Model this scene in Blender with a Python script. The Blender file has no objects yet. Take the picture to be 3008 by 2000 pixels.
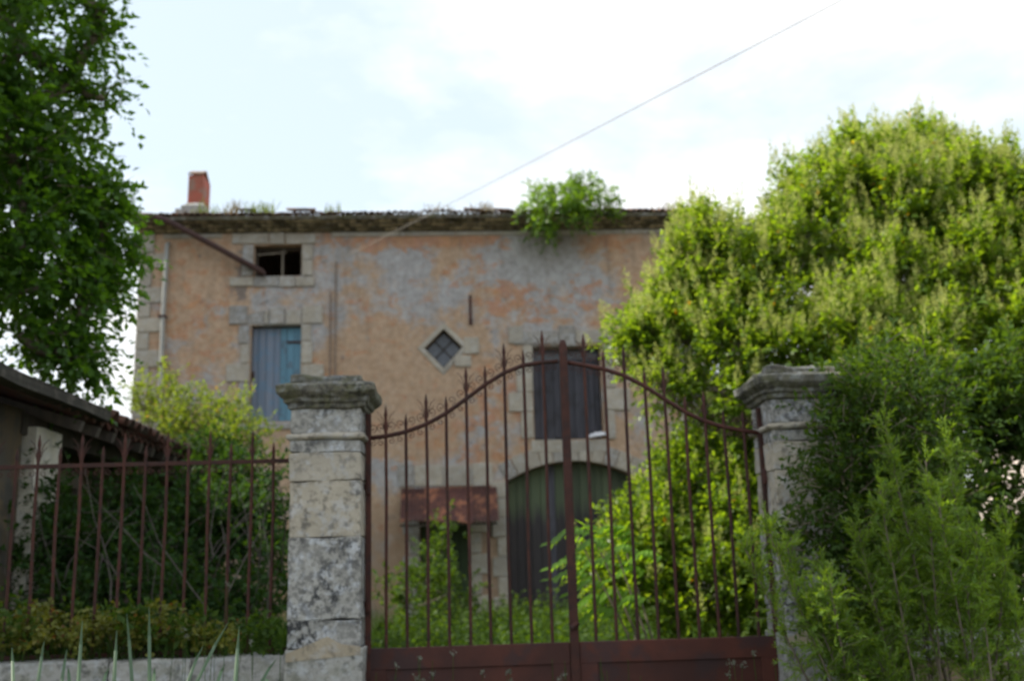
import bpy, bmesh, math, random
import numpy as np
from mathutils import Vector, noise
R_ = math.radians
random.seed(7)
RNG = np.random.default_rng(11)
scene = bpy.context.scene
col = scene.collection

# ------------------------------------------------------------------ camera
FPX, CX, CY, EYE = 3062.0, 1504.0, 1000.0, 1.6
PITCH, ROLL = R_(12.292), R_(1.66)
fw = Vector((0, math.cos(PITCH), math.sin(PITCH)))
up0 = Vector((0, -math.sin(PITCH), math.cos(PITCH)))
X0 = Vector((1, 0, 0))
rt = X0 * math.cos(ROLL) - up0 * math.sin(ROLL)
up = up0 * math.cos(ROLL) + X0 * math.sin(ROLL)
cd = bpy.data.cameras.new('camera')
cam = bpy.data.objects.new('camera', cd)
col.objects.link(cam)
from mathutils import Matrix
m = Matrix((rt, up, -fw)).transposed().to_4x4()
m.translation = Vector((0, 0, EYE))
cam.matrix_world = m
cd.sensor_width = 36
cd.lens = 36 * FPX / 3008
cd.clip_start = 0.05
cd.clip_end = 2000
cd.dof.use_dof = True
cd.dof.focus_distance = 3.2
cd.dof.aperture_fstop = 2.6
scene.camera = cam

# ------------------------------------------------------------------ sky, sun, exposure
SUN_EL, SUN_AZ = R_(47), R_(-85)      # azimuth from +Y towards +X: the sun stands to the left, behind the facade plane
w = bpy.data.worlds.new('World')
scene.world = w
w.use_nodes = True
nt = w.node_tree
nt.nodes.clear()
N = nt.nodes.new
out = N('ShaderNodeOutputWorld'); bg = N('ShaderNodeBackground')
sky = N('ShaderNodeTexSky'); sky.sky_type = 'NISHITA'; sky.sun_disc = False
sky.sun_elevation = SUN_EL; sky.sun_rotation = SUN_AZ
sky.air_density = 1.0; sky.dust_density = 1.5; sky.ozone_density = 1.0
tc = N('ShaderNodeTexCoord'); mp = N('ShaderNodeMapping'); mp.inputs['Scale'].default_value = (1, 1, 2.2)
mp.inputs['Location'].default_value = (.35, .2, .1)
no = N('ShaderNodeTexNoise'); no.inputs['Scale'].default_value = 2.6; no.inputs['Detail'].default_value = 6; no.inputs['Roughness'].default_value = .55
rp = N('ShaderNodeMapRange'); rp.inputs['From Min'].default_value = .38; rp.inputs['From Max'].default_value = .60
mx = N('ShaderNodeMix'); mx.data_type = 'RGBA'
SKY_STR = 0.12
cl2 = N('ShaderNodeTexNoise'); cl2.inputs['Scale'].default_value = 5.5; cl2.inputs['Detail'].default_value = 7; cl2.inputs['Roughness'].default_value = .6; cl2.inputs['Distortion'].default_value = .4
cm = N('ShaderNodeMix'); cm.data_type = 'RGBA'; cm.inputs['A'].default_value = (5.5, 5.85, 6.35, 1); cm.inputs['B'].default_value = (8.0, 8.0, 8.0, 1)
cr = N('ShaderNodeMapRange'); cr.inputs['From Min'].default_value = .36; cr.inputs['From Max'].default_value = .58
nt.links.new(mp.outputs[0], cl2.inputs['Vector']); nt.links.new(cl2.outputs['Fac'], cr.inputs['Value']); nt.links.new(cr.outputs[0], cm.inputs['Factor']); nt.links.new(cm.outputs['Result'], mx.inputs['B'])
nt.links.new(tc.outputs['Generated'], mp.inputs['Vector']); nt.links.new(mp.outputs[0], no.inputs['Vector'])
nt.links.new(no.outputs['Fac'], rp.inputs['Value']); nt.links.new(rp.outputs[0], mx.inputs['Factor'])
veil = N('ShaderNodeMix'); veil.data_type = 'RGBA'; veil.inputs['Factor'].default_value = .68
veil.inputs['B'].default_value = (5.9, 6.7, 7.2, 1)
nt.links.new(sky.outputs[0], veil.inputs['A'])
nt.links.new(veil.outputs['Result'], mx.inputs['A']); nt.links.new(mx.outputs['Result'], bg.inputs['Color'])
bg.inputs['Strength'].default_value = SKY_STR
nt.links.new(bg.outputs[0], out.inputs['Surface'])
sd = bpy.data.lights.new('sun', 'SUN'); sd.energy = 5.0; sd.angle = R_(.6); sd.color = (1, .93, .8)
so = bpy.data.objects.new('sun', sd); col.objects.link(so)
sv = Vector((math.sin(SUN_AZ) * math.cos(SUN_EL), math.cos(SUN_AZ) * math.cos(SUN_EL), math.sin(SUN_EL)))
so.rotation_euler = sv.to_track_quat('Z', 'Y').to_euler()
so.location = (-20, 10, 20)
vs = scene.view_settings
vs.view_transform = 'Standard'; vs.look = 'None'; vs.gamma = 1; vs.use_curve_mapping = False
vs.exposure = 0.58
scene.cycles.max_bounces = 6
scene.cycles.transparent_max_bounces = 8

# ------------------------------------------------------------------ helpers
class Frame:
    def __init__(s, x, y, th):
        s.o = np.array([x, y, 0.0]); s.th = th
        s.u = np.array([math.cos(th), math.sin(th), 0]); s.w = np.array([-math.sin(th), math.cos(th), 0])
    def world(s, u, w, z):
        return s.o + s.u * u + s.w * w + np.array([0, 0, z])
    def px(s, px, py, w=0.0):            # pixel of the photograph -> (u, z) on the plane w of this frame
        r = np.array(fw + rt * ((px - CX) / FPX) - up * ((py - CY) / FPX))
        c = np.array([0, 0, EYE]); o = s.o + s.w * w
        k = ((o - c) @ s.w) / (r @ s.w)
        p = c + r * k - s.o
        return float(p @ s.u), float(p[2])
HF = Frame(0, 21, math.atan(.06))        # house facade
GF = Frame(0, 7.9, math.atan(.05))       # gate and front wall line
WF = Frame(0, 0, 0)
SF = Frame(-4.36, 8.3, R_(92.4))         # shed front wall, runs away from the camera

def at(px, py, Y):
    u, z = Frame(0, Y, 0).px(px, py)
    return np.array([u, Y, z])

BASE = {}
def thing(name, label, cat, fr, u=0, w=0, z=0, group=None):
    o = bpy.data.objects.new(name, None); col.objects.link(o)
    o.empty_display_size = .2
    o.location = fr.world(u, w, z); o.rotation_euler = (0, 0, fr.th)
    o['label'] = label; o['category'] = cat
    if group: o['group'] = group
    BASE[o.name] = (u, w, z)
    return o
def base_of(o):
    while o is not None:
        if o.name in BASE: return np.array(BASE[o.name], float)
        o = o.parent
    return np.zeros(3)
def link(name, me, parent=None, label=None):
    o = bpy.data.objects.new(name, me); col.objects.link(o)
    if parent is not None: o.parent = parent
    if label: o['label'] = label
    return o

class MB:
    def __init__(s): s.v = []; s.f = []
    def add(s, vs, fs):
        n = len(s.v); s.v += [tuple(map(float, v)) for v in vs]; s.f += [tuple(i + n for i in f) for f in fs]
        return s
    def box(s, u0, u1, w0, w1, z0, z1):
        return s.add([(u0, w0, z0), (u1, w0, z0), (u1, w1, z0), (u0, w1, z0), (u0, w0, z1), (u1, w0, z1), (u1, w1, z1), (u0, w1, z1)],
                     [(0, 3, 2, 1), (4, 5, 6, 7), (0, 1, 5, 4), (1, 2, 6, 5), (2, 3, 7, 6), (3, 0, 4, 7)])
    def prism(s, poly, w0, w1):          # polygon in (u,z), extruded along w
        n = len(poly)
        s.add([(p[0], w0, p[1]) for p in poly] + [(p[0], w1, p[1]) for p in poly],
              [tuple(range(n)), tuple(range(2 * n - 1, n - 1, -1))] + [(i, i + n, (i + 1) % n + n, (i + 1) % n) for i in range(n)])
        return s
    def rings(s, prof):                  # list of (u0,u1,w0,w1,z)
        vs = []; fs = []
        for (a, b, c, d, z) in prof: vs += [(a, c, z), (b, c, z), (b, d, z), (a, d, z)]
        for k in range(len(prof) - 1):
            i = 4 * k
            for j in range(4): fs.append((i + j, i + (j + 1) % 4, i + 4 + (j + 1) % 4, i + 4 + j))
        fs.append((3, 2, 1, 0)); e = 4 * (len(prof) - 1); fs.append((e, e + 1, e + 2, e + 3))
        return s.add(vs, fs)
    def tube(s, pts, r, n=6, cap=True):
        pts = [Vector(p) for p in pts]; rr = r if hasattr(r, '__len__') else [r] * len(pts)
        vs = []; fs = []
        nrm = None
        for i, p in enumerate(pts):
            t = (pts[min(i + 1, len(pts) - 1)] - pts[max(i - 1, 0)])
            if t.length < 1e-9: t = Vector((0, 0, 1))
            t.normalize()
            if nrm is None:
                nrm = t.orthogonal().normalized()
            else:
                nrm = (nrm - t * nrm.dot(t))
                nrm = nrm.normalized() if nrm.length > 1e-6 else t.orthogonal().normalized()
            b = t.cross(nrm)
            for k in range(n):
                a = 2 * math.pi * k / n
                vs.append(p + (nrm * math.cos(a) + b * math.sin(a)) * rr[i])
        for i in range(len(pts) - 1):
            for k in range(n):
                fs.append((i * n + k, i * n + (k + 1) % n, (i + 1) * n + (k + 1) % n, (i + 1) * n + k))
        if cap:
            fs.append(tuple(range(n - 1, -1, -1))); e = (len(pts) - 1) * n; fs.append(tuple(range(e, e + n)))
        return s.add(vs, fs)
    def build(s, name, mat, parent=None, bevel=0, rough=0, cuts=0, smooth=False, label=None, seed=0):
        b = base_of(parent)
        me = bpy.data.meshes.new(name)
        me.from_pydata([tuple(np.array(v) - b) for v in s.v], [], s.f)
        if bevel or rough or cuts:
            bm = bmesh.new(); bm.from_mesh(me)
            if bevel: bmesh.ops.bevel(bm, geom=bm.edges[:], offset=bevel, segments=1, affect='EDGES')
            if cuts: bmesh.ops.subdivide_edges(bm, edges=bm.edges[:], cuts=cuts, use_grid_fill=True)
            if rough:
                for v in bm.verts:
                    p = v.co * 6 + Vector((seed * 3.1, 0, seed))
                    v.co += Vector(noise.noise_vector(p)) * rough + Vector(noise.noise_vector(p * 4)) * rough * .35
            bmesh.ops.recalc_face_normals(bm, faces=bm.faces[:])
            bm.to_mesh(me); bm.free()
        if smooth: me.polygons.foreach_set('use_smooth', [True] * len(me.polygons))
        me.materials.append(mat)
        return link(name, me, parent, label)

def struct(o): o['kind'] = 'structure'; return o
def stuff(o, label=None, cat=None):
    o['kind'] = 'stuff'
    if label: o['label'] = label
    if cat: o['category'] = cat
    return o

def cut(o, cutters):                     # carve openings once, keep plain mesh
    tmp = []
    for c in cutters:
        me = bpy.data.meshes.new('c'); me.from_pydata([tuple(np.array(v) - base_of(o.parent)) for v in c.v], [], c.f)
        bm = bmesh.new(); bm.from_mesh(me); bmesh.ops.recalc_face_normals(bm, faces=bm.faces[:]); bm.to_mesh(me); bm.free()
        co = bpy.data.objects.new('c', me); col.objects.link(co)
        if o.parent: co.parent = o.parent
        md = o.modifiers.new('b', 'BOOLEAN'); md.operation = 'DIFFERENCE'; md.solver = 'EXACT'; md.object = co
        tmp.append(co)
    bpy.context.view_layer.update()
    dg = bpy.context.evaluated_depsgraph_get()
    me = bpy.data.meshes.new_from_object(o.evaluated_get(dg))
    o.modifiers.clear(); o.data = me
    for c in tmp: bpy.data.objects.remove(c)

def quads_mesh(name, V, mat, parent=None, mats=None, label=None):    # V: (n,4,3) world/local quads
    n = len(V); me = bpy.data.meshes.new(name)
    me.vertices.add(4 * n); me.vertices.foreach_set('co', V.reshape(-1).astype(np.float32))
    me.loops.add(4 * n); me.loops.foreach_set('vertex_index', np.arange(4 * n, dtype=np.int32))
    me.polygons.add(n); me.polygons.foreach_set('loop_start', np.arange(0, 4 * n, 4, dtype=np.int32))
    try: me.polygons.foreach_set('loop_total', np.full(n, 4, dtype=np.int32))
    except Exception: pass
    me.update(calc_edges=True); me.validate()
    me.materials.append(mat)
    return link(name, me, parent, label)

# ------------------------------------------------------------------ materials
def nodes(name):
    m = bpy.data.materials.new(name); m.use_nodes = True; t = m.node_tree; t.nodes.clear()
    o = t.nodes.new('ShaderNodeOutputMaterial'); b = t.nodes.new('ShaderNodeBsdfPrincipled')
    t.links.new(b.outputs[0], o.inputs[0])
    return m, t, b, o
class G:                                  # small node-graph writer
    def __init__(s, t):
        s.t = t
        s.pos = t.nodes.new('ShaderNodeNewGeometry').outputs['Position']
    def n(s, typ, **k):
        x = s.t.nodes.new(typ)
        for a, b in k.items(): setattr(x, a, b)
        return x
    def l(s, a, b): s.t.links.new(a, b)
    def map(s, scale=(1, 1, 1), loc=(0, 0, 0), src=None):
        x = s.n('ShaderNodeMapping'); x.inputs['Scale'].default_value = scale
        if hasattr(loc, 'links') or not isinstance(loc, tuple): s.l(loc, x.inputs['Location'])
        else: x.inputs['Location'].default_value = loc
        s.l(src or s.pos, x.inputs['Vector']); return x.outputs[0]
    def noise(s, scale, detail=4, rough=.55, vec=None, dist=0):
        x = s.n('ShaderNodeTexNoise'); x.inputs['Scale'].default_value = scale; x.inputs['Detail'].default_value = detail
        x.inputs['Roughness'].default_value = rough; x.inputs['Distortion'].default_value = dist
        s.l(vec or s.pos, x.inputs['Vector']); return x.outputs['Fac']
    def ramp(s, v, a, b, lo=0, hi=1):
        x = s.n('ShaderNodeMapRange'); x.inputs['From Min'].default_value = a; x.inputs['From Max'].default_value = b
        x.inputs['To Min'].default_value = lo; x.inputs['To Max'].default_value = hi
        s.l(v, x.inputs['Value']); return x.outputs[0]
    def math(s, op, a, b=None, c=None):
        x = s.n('ShaderNodeMath', operation=op)
        for i, q in enumerate((a, b, c)):
            if q is None: continue
            if isinstance(q, (int, float)): x.inputs[i].default_value = q
            else: s.l(q, x.inputs[i])
        return x.outputs[0]
    def mix(s, f, a, b, typ='MIX'):
        x = s.n('ShaderNodeMix', data_type='RGBA', blend_type=typ)
        for nme, q in (('Factor', f), ('A', a), ('B', b)):
            if isinstance(q, (int, float)): x.inputs[nme].default_value = q
            elif isinstance(q, tuple): x.inputs[nme].default_value = q if len(q) == 4 else (*q, 1)
            else: s.l(q, x.inputs[nme])
        return x.outputs['Result']
    def bump(s, v, strength=.5, dist=.02):
        x = s.n('ShaderNodeBump'); x.inputs['Strength'].default_value = strength; x.inputs['Distance'].default_value = dist
        s.l(v, x.inputs['Height']); return x.outputs[0]
    def rnd(s): return s.n('ShaderNodeObjectInfo').outputs['Random']
    def blob(s, x0, y0, z0, rx, rz):      # 1 at the point, 0 outside the radii (facade coordinates)
        x = s.n('ShaderNodeMapping', vector_type='TEXTURE'); x.inputs['Location'].default_value = (x0, y0, z0)
        x.inputs['Scale'].default_value = (rx, 50, rz); s.l(s.pos, x.inputs['Vector'])
        d = s.n('ShaderNodeVectorMath', operation='LENGTH'); s.l(x.outputs[0], d.inputs[0])
        return s.ramp(d.outputs['Value'], 1, 0)

def mat_stone(name, base, lichen=(.04, .04, .04), amount=.5, pale=(.5, .52, .55), palea=.4, scale=1.0, rough=.9, moss=0):
    m, t, b, o = nodes(name); g = G(t)
    off = g.n('ShaderNodeCombineXYZ'); r = g.rnd(); g.l(g.math('MULTIPLY', r, 20), off.inputs[0]); g.l(g.math('MULTIPLY', r, 7), off.inputs[2])
    v = g.n('ShaderNodeVectorMath', operation='ADD'); g.l(g.pos, v.inputs[0]); g.l(off.outputs[0], v.inputs[1]); v = v.outputs[0]
    c = g.mix(g.ramp(g.noise(3 * scale, 3, .5, v), .3, .7), tuple(x * .82 for x in base), tuple(min(1, x * 1.12) for x in base))
    c = g.mix(g.math('MULTIPLY', g.ramp(g.noise(9 * scale, 5, .65, v), .5, .62), palea), c, pale)
    big = g.ramp(g.noise(2.2 * scale, 3, .5, v), .35, .65)
    f = g.math('MULTIPLY', g.ramp(g.noise(16 * scale, 6, .7, v), .56 - amount * .14, .66 - amount * .1), g.math('MULTIPLY_ADD', big, .75, .25))
    c = g.mix(g.math('MULTIPLY', f, min(1, .35 + amount)), c, lichen)
    if moss: c = g.mix(g.math('MULTIPLY', g.ramp(g.noise(7 * scale, 4, .6, v), .48, .6), moss), c, (.10, .11, .035))
    c = g.mix(1.0, c, g.mix(g.rnd(), (.86, .86, .86), (1.06, 1.04, 1.0)), 'MULTIPLY')
    g.l(c, b.inputs['Base Color']); b.inputs['Roughness'].default_value = rough
    g.l(g.bump(g.noise(22, 6, .7), .6, .02), b.inputs['Normal'])
    return m
M = {}
M['pillar'] = mat_stone('pillar_stone', (.46, .42, .35), (.05, .05, .05), .45, (.50, .53, .58), .55)
M['pillar_speckled'] = mat_stone('speckled_stone', (.36, .36, .35), (.035, .037, .042), .85, (.52, .56, .63), .75, 1.3)
M['cap'] = mat_stone('lichened_cap_stone', (.15, .145, .12), (.022, .022, .024), .95, (.34, .37, .40), .5, 1.4, moss=.4)
M['pier'] = mat_stone('whitewashed_pier', (.60, .58, .50), (.10, .10, .09), .2)
M['block'] = mat_stone('dressed_stone', (.385, .355, .305), (.10, .10, .10), .12, (.46, .47, .48), .4)
M['grey_block'] = mat_stone('weathered_stone', (.33, .315, .295), (.09, .09, .09), .4, (.45, .48, .52), .5)
M['coping'] = mat_stone('coping_stone', (.37, .37, .36), (.05, .055, .05), .5, (.45, .48, .52), .6, 1.2, moss=.25)
M['mortar'] = mat_stone('old_mortar', (.42, .36, .27), (.12, .11, .09), .25)
M['cornice_mortar'] = mat_stone('cornice_mortar', (.11, .095, .065), (.05, .045, .03), .7, moss=.35)

def mat_simple(name, c1, c2, scale=6, rough=.8, metal=0, bumps=.3, streak=False, c3=None, amt3=.5, s3=3, rr=(.75, 1.2)):
    m, t, b, o = nodes(name); g = G(t)
    v = g.map((1, 1, .08)) if streak else g.pos
    c = g.mix(g.ramp(g.noise(scale, 5, .6, v), .35, .65), c1, c2)
    if c3: c = g.mix(g.math('MULTIPLY', g.ramp(g.noise(s3, 5, .65), .52, .6), amt3), c, c3)
    c = g.mix(1.0, c, g.mix(g.rnd(), (rr[0],) * 3, (rr[1],) * 3), 'MULTIPLY')
    g.l(c, b.inputs['Base Color']); b.inputs['Roughness'].default_value = rough; b.inputs['Metallic'].default_value = metal
    g.l(g.bump(g.noise(scale * 4, 5, .65, v), bumps, .01), b.inputs['Normal'])
    return m
M['rust'] = mat_simple('red_rusted_iron', (.040, .012, .009), (.070, .021, .013), 9, .8, 0, .4, c3=(.028, .013, .012), amt3=.7, s3=14)
M['rust_panel'] = mat_simple('rusted_sheet_iron', (.050, .014, .010), (.085, .022, .013), 3, .75, 0, .35, c3=(.035, .018, .02), amt3=.7, s3=2.5)
M['tile'] = mat_simple('terracotta_tile', (.20, .10, .065), (.14, .10, .075), 8, .9, 0, .4, c3=(.10, .09, .06), amt3=.7, s3=9, rr=(.4, 1.6))
M['tile_pale'] = mat_simple('lichened_clay_slab', (.26, .16, .11), (.18, .12, .09), 6, .9, 0, .4, c3=(.10, .09, .07), amt3=.6, s3=5)
M['cornice_tile'] = mat_simple('lichened_cornice_tile', (.34, .29, .20), (.22, .19, .13), 8, .9, 0, .5, c3=(.11, .10, .06), amt3=.8, s3=4, rr=(.35, 1.7))
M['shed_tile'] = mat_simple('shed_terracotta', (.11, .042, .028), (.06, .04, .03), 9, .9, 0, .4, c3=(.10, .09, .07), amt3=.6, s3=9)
M['brick'] = mat_simple('chimney_render', (.33, .085, .055), (.24, .085, .06), 5, .9, 0, .5, c3=(.20, .15, .12), amt3=.8, s3=3.5)
M['blue'] = mat_simple('faded_blue_paint', (.12, .27, .38), (.16, .33, .45), 14, .75, 0, .5, True, c3=(.11, .13, .17), amt3=.6, s3=5)
M['blue_worn'] = mat_simple('worn_blue_grey_wood', (.12, .17, .24), (.18, .20, .25), 14, .85, 0, .5, True, c3=(.10, .20, .31), amt3=.5, s3=5)
M['slate_wood'] = mat_simple('dark_slate_painted_wood', (.045, .047, .062), (.080, .080, .10), 16, .8, 0, .5, True, c3=(.03, .03, .035), amt3=.6, s3=3)
M['timber'] = mat_simple('grey_timber', (.20, .17, .13), (.13, .11, .09), 12, .9, 0, .4, True)
M['dark_timber'] = mat_simple('dark_timber', (.05, .042, .035), (.08, .066, .05), 12, .9, 0, .4, True)
M['zinc'] = mat_simple('dull_zinc', (.30, .31, .30), (.38, .37, .34), 8, .6, .2, .2)
M['gutter'] = mat_simple('rusted_gutter', (.07, .032, .028), (.045, .024, .024), 8, .7, 0, .3)
M['cable'] = mat_simple('grey_cable', (.30, .28, .25), (.36, .33, .30), 8, .7, 0, .1)
M['conduit'] = mat_simple('brown_conduit', (.17, .12, .10), (.22, .17, .14), 8, .8, 0, .1)
M['corrug'] = mat_simple('rusted_corrugated_iron_sun_patched', (.075, .030, .028), (.12, .048, .036), 6, .7, .1, .3, c3=(.36, .15, .08), amt3=.75, s3=2.6)  # c3: orange patches painted into the rust colour to stand for sunlight
M['glass'] = mat_simple('dusty_glass', (.05, .06, .08), (.09, .10, .12), 5, .25, 0, .1)
M['cloth'] = mat_simple('white_cloth', (.75, .76, .80), (.62, .63, .68), 8, .9, 0, .6)
M['fascia'] = mat_simple('weathered_cement_verge', (.036, .033, .026), (.025, .023, .018), 5, .95, 0, .5, c3=(.09, .08, .065), amt3=.6, s3=6)
M['inner'] = mat_simple('dark_inner_plaster', (.10, .09, .08), (.07, .065, .06), 3, .95)
M['bark'] = mat_simple('bark', (.14, .115, .085), (.22, .18, .14), 14, .95, 0, .6)
M['twig'] = mat_simple('dead_twig', (.17, .15, .13), (.10, .085, .075), 14, .95, 0, .4)
def mat_green_door():
    m, t, b, o = nodes('worn_green_barn_door'); g = G(t)
    v = g.map((1, 1, .10))
    st = g.noise(14, 5, .6, v)
    green = g.mix(st, (.055, .085, .05), (.085, .10, .055))
    bare = g.mix(st, (.018, .017, .020), (.045, .040, .042))
    z = g.n('ShaderNodeSeparateXYZ'); g.l(g.pos, z.inputs[0])
    f = g.ramp(g.math('ADD', z.outputs[2], g.math('MULTIPLY', g.noise(7, 4, .6, v), .9)), 2.95, 3.35)
    c = g.mix(f, bare, green)
    c = g.mix(1.0, c, g.mix(g.rnd(), (.7, .7, .75), (1.3, 1.3, 1.3)), 'MULTIPLY')
    g.l(c, b.inputs['Base Color']); b.inputs['Roughness'].default_value = .8
    g.l(g.bump(st, .5, .01), b.inputs['Normal'])
    return m
M['green_door'] = mat_green_door()
M['green_plain'] = mat_simple('dark_green_wood', (.035, .06, .03), (.05, .075, .035), 14, .8, 0, .5, True)

def mat_facade():
    m, t, b, o = nodes('flaking_ochre_render'); g = G(t)
    def bl(px, py, rx, rz):
        u, z = HF.px(px, py); p = HF.world(u, 0, z); return g.blob(p[0], p[1], p[2], rx, rz)
    def total(lst):
        s = None
        for a in lst:
            q = g.math('MULTIPLY', bl(*a[:4]), a[4]); s = q if s is None else g.math('ADD', s, q)
        return s
    zz_ = g.n('ShaderNodeSeparateXYZ'); g.l(g.pos, zz_.inputs[0]); g.n2z = zz_.outputs[2]
    n1 = g.noise(1.5, 8, .68, dist=.2); n2 = g.noise(3.4, 8, .70, g.map((1, 1, 1.35), (3.3, 0, 1.2)), dist=.3)
    n3 = g.noise(5.5, 5, .65)
    grey = total([(1560, 830, 1.5, 1.7, .30), (1620, 750, 1.6, .7, .2), (1190, 850, 1.3, 1.6, .22), (1130, 745, .9, .6, .12), (1345, 850, .45, .9, .25),
                  (1750, 900, 1.0, 1.2, .12), (1240, 1390, 1.8, .45, .25), (1480, 1280, .8, .8, .12), (870, 950, 1.2, 1.6, .2), (560, 1150, 1.2, 1.0, .15),
                  (660, 760, .8, .5, -.1), (560, 760, 1.4, 1.3, -.25), (1150, 1100, 1.8, 1.3, -.3), (1000, 800, .3, 2, .1), (1600, 1000, 1.2, .3, .1), (950,760,.5,1.2,.12)])
    fg = g.ramp(g.math('ADD', n1, grey), .52, .65)
    orange = total([(1430, 800, 1.2, 1.0, .10), (1530, 900, 1.3, .5, .16), (1760, 860, .9, 1.6, .06), (1250, 705, 3.2, .32, .26), (1900, 900, .6, 1.4, .12), (560, 950, 1.4, 1.8, .11),
                    (1110, 930, .9, .6, .07), (1470, 1190, 1.3, 1.0, .16), (1280, 1280, .9, .6, .12), (1430, 1330, .9, .4, .14), (600, 720, 1.2, .4, .10), (1850, 1200, 1.0, 1.6, -.2), (1560, 740, 1.0, .8, -.14), (1780,710,.9,.3,.2)])
    fo = g.ramp(g.math('ADD', n2, orange), .555, .66)
    tan = g.mix(g.ramp(n3, .3, .7), (.41, .285, .19), (.47, .345, .25))
    gr = g.mix(g.ramp(g.noise(3.7, 5, .6), .35, .65), (.33, .325, .33), (.41, .41, .425))
    c = g.mix(fg, tan, gr)
    c = g.mix(g.math('MULTIPLY', fo, .85), c, g.mix(g.ramp(g.noise(4, 4, .6), .35, .65), (.46, .25, .13), (.44, .22, .135)))
    c = g.mix(g.ramp(g.noise(13, 6, .7), .60, .66, 0, .5), c, (.42, .40, .36))
    # dark brown patch under the plant that grows on the eaves, and dark grey spots round the old openings
    c = g.mix(g.math('MULTIPLY', bl(1650, 700, 1.1, .8), g.ramp(n2, .3, .7, .2, 1.0)), c, (.15, .12, .09))
    c = g.mix(g.math('MULTIPLY', g.ramp(g.math('ADD', n3, g.math('MULTIPLY', total([(700, 860, .25, .8, .2), (780, 880, .5, .3, .1), (716, 790, .2, .7, .3)]), 1.0)), .62, .74), .7), c, (.11, .11, .12))
    c = g.mix(g.ramp(g.noise(6, 5, .7, g.map((1, 1, .12))), .58, .72, 0, .35), c, (.24, .22, .20))
    c = g.mix(g.math('MULTIPLY', g.ramp(g.noise(3.2, 6, .7, g.map((1.4, 1.4, .16), (5, 0, 0))), .50, .66), g.math('MULTIPLY', g.ramp(g.n2z, 5.5, 8.6), .5)), c, (.17, .15, .13))
    c = g.mix(1.0, c, g.mix(g.ramp(g.noise(9, 7, .72), .35, .65), (.80, .78, .75), (1.10, 1.10, 1.10)), 'MULTIPLY')
    # bare earth-brown render low down by the ground
    z = g.n('ShaderNodeSeparateXYZ'); g.l(g.pos, z.inputs[0])
    c = g.mix(g.ramp(g.math('ADD', z.outputs[2], n1), 3.6, 2.6, 0, .55), c, (.25, .175, .12))
    g.l(c, b.inputs['Base Color']); b.inputs['Roughness'].default_value = .95
    g.l(g.bump(g.math('ADD', g.math('MULTIPLY', fo, .5), g.noise(25, 6, .7)), .5, .015), b.inputs['Normal'])
    return m
M['facade'] = mat_facade()
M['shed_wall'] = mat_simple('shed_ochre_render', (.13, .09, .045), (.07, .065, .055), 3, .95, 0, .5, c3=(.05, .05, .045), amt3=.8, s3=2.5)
M['old_wall'] = mat_simple('rubble_wall_render', (.30, .20, .11), (.24, .20, .15), 4, .95, 0, .6, c3=(.36, .33, .28), amt3=.6, s3=3)
M['pink_wall'] = mat_simple('pink_wing_render', (.48, .30, .22), (.42, .33, .28), 2, .95, 0, .4, c3=(.38, .36, .33), amt3=.6, s3=2)
M['pale_wall'] = mat_simple('pale_limewashed_wall', (.72, .62, .55), (.66, .60, .55), 2, .9, 0, .3)
M['ground'] = mat_simple('soil_and_moss', (.045, .05, .022), (.08, .065, .035), 2, 1, 0, .5)

def mat_leaf(name, c1, c2, trans=.45, c3=None, p3=.95, rough=.42, tcol=None, spec=.4):
    m = bpy.data.materials.new(name); m.use_nodes = True; t = m.node_tree; t.nodes.clear(); g = G(t)
    o = g.n('ShaderNodeOutputMaterial'); b = g.n('ShaderNodeBsdfPrincipled'); tr = g.n('ShaderNodeBsdfTranslucent'); mxs = g.n('ShaderNodeMixShader')
    geo = g.n('ShaderNodeNewGeometry'); r = geo.outputs['Random Per Island']
    c = g.mix(r, c1, c2)
    c = g.mix(g.ramp(g.noise(1.3, 3, .6), .35, .65, 0, .5), c, tuple(x * .7 for x in c1))
    if c3: c = g.mix(g.ramp(r, p3, p3 + .005), c, c3)
    g.l(c, b.inputs['Base Color']); b.inputs['Roughness'].default_value = rough; b.inputs['Specular IOR Level'].default_value = spec
    tcn = g.mix(1.0, c, tcol or (2.3, 2.05, .42), 'MULTIPLY')
    g.l(tcn, tr.inputs['Color'])
    mxs.inputs[0].default_value = trans
    g.l(b.outputs[0], mxs.inputs[1]); g.l(tr.outputs[0], mxs.inputs[2]); g.l(mxs.outputs[0], o.inputs[0])
    return m
M['leaf_tree'] = mat_leaf('dark_tree_leaf', (.055, .135, .020), (.090, .195, .034), .55)
M['leaf_privet'] = mat_leaf('glossy_shrub_leaf', (.11, .20, .024), (.19, .28, .04), .56, (.32, .17, .02), .994)
M['panicle'] = mat_leaf('pale_flower_spray', (.42, .47, .16), (.52, .57, .22), .45, tcol=(1.3, 1.25, .8), rough=.8, spec=.1)
M['leaf_dark'] = mat_leaf('deep_green_leaf', (.040, .085, .016), (.070, .125, .024), .42, rough=.6, spec=.2)
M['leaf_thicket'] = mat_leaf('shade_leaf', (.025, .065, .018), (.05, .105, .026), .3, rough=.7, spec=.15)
M['leaf_feather'] = mat_leaf('feathery_leaf', (.13, .23, .04), (.19, .30, .06), .48, (.35, .33, .03), .997, rough=.6)
M['leaf_lime'] = mat_leaf('yellow_green_leaf', (.09, .15, .030), (.16, .21, .045), .5, (.30, .20, .10), .98, rough=.55)
M['leaf_frond'] = mat_leaf('bright_leaflet', (.13, .26, .025), (.17, .31, .035), .55)
M['leaf_fig'] = mat_leaf('roof_shrub_leaf', (.075, .16, .028), (.12, .22, .04), .52)
M['leaf_sedum'] = mat_leaf('olive_succulent_leaf', (.11, .14, .028), (.22, .22, .05), .35, (.20, .09, .04), .96, rough=.6)
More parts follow.
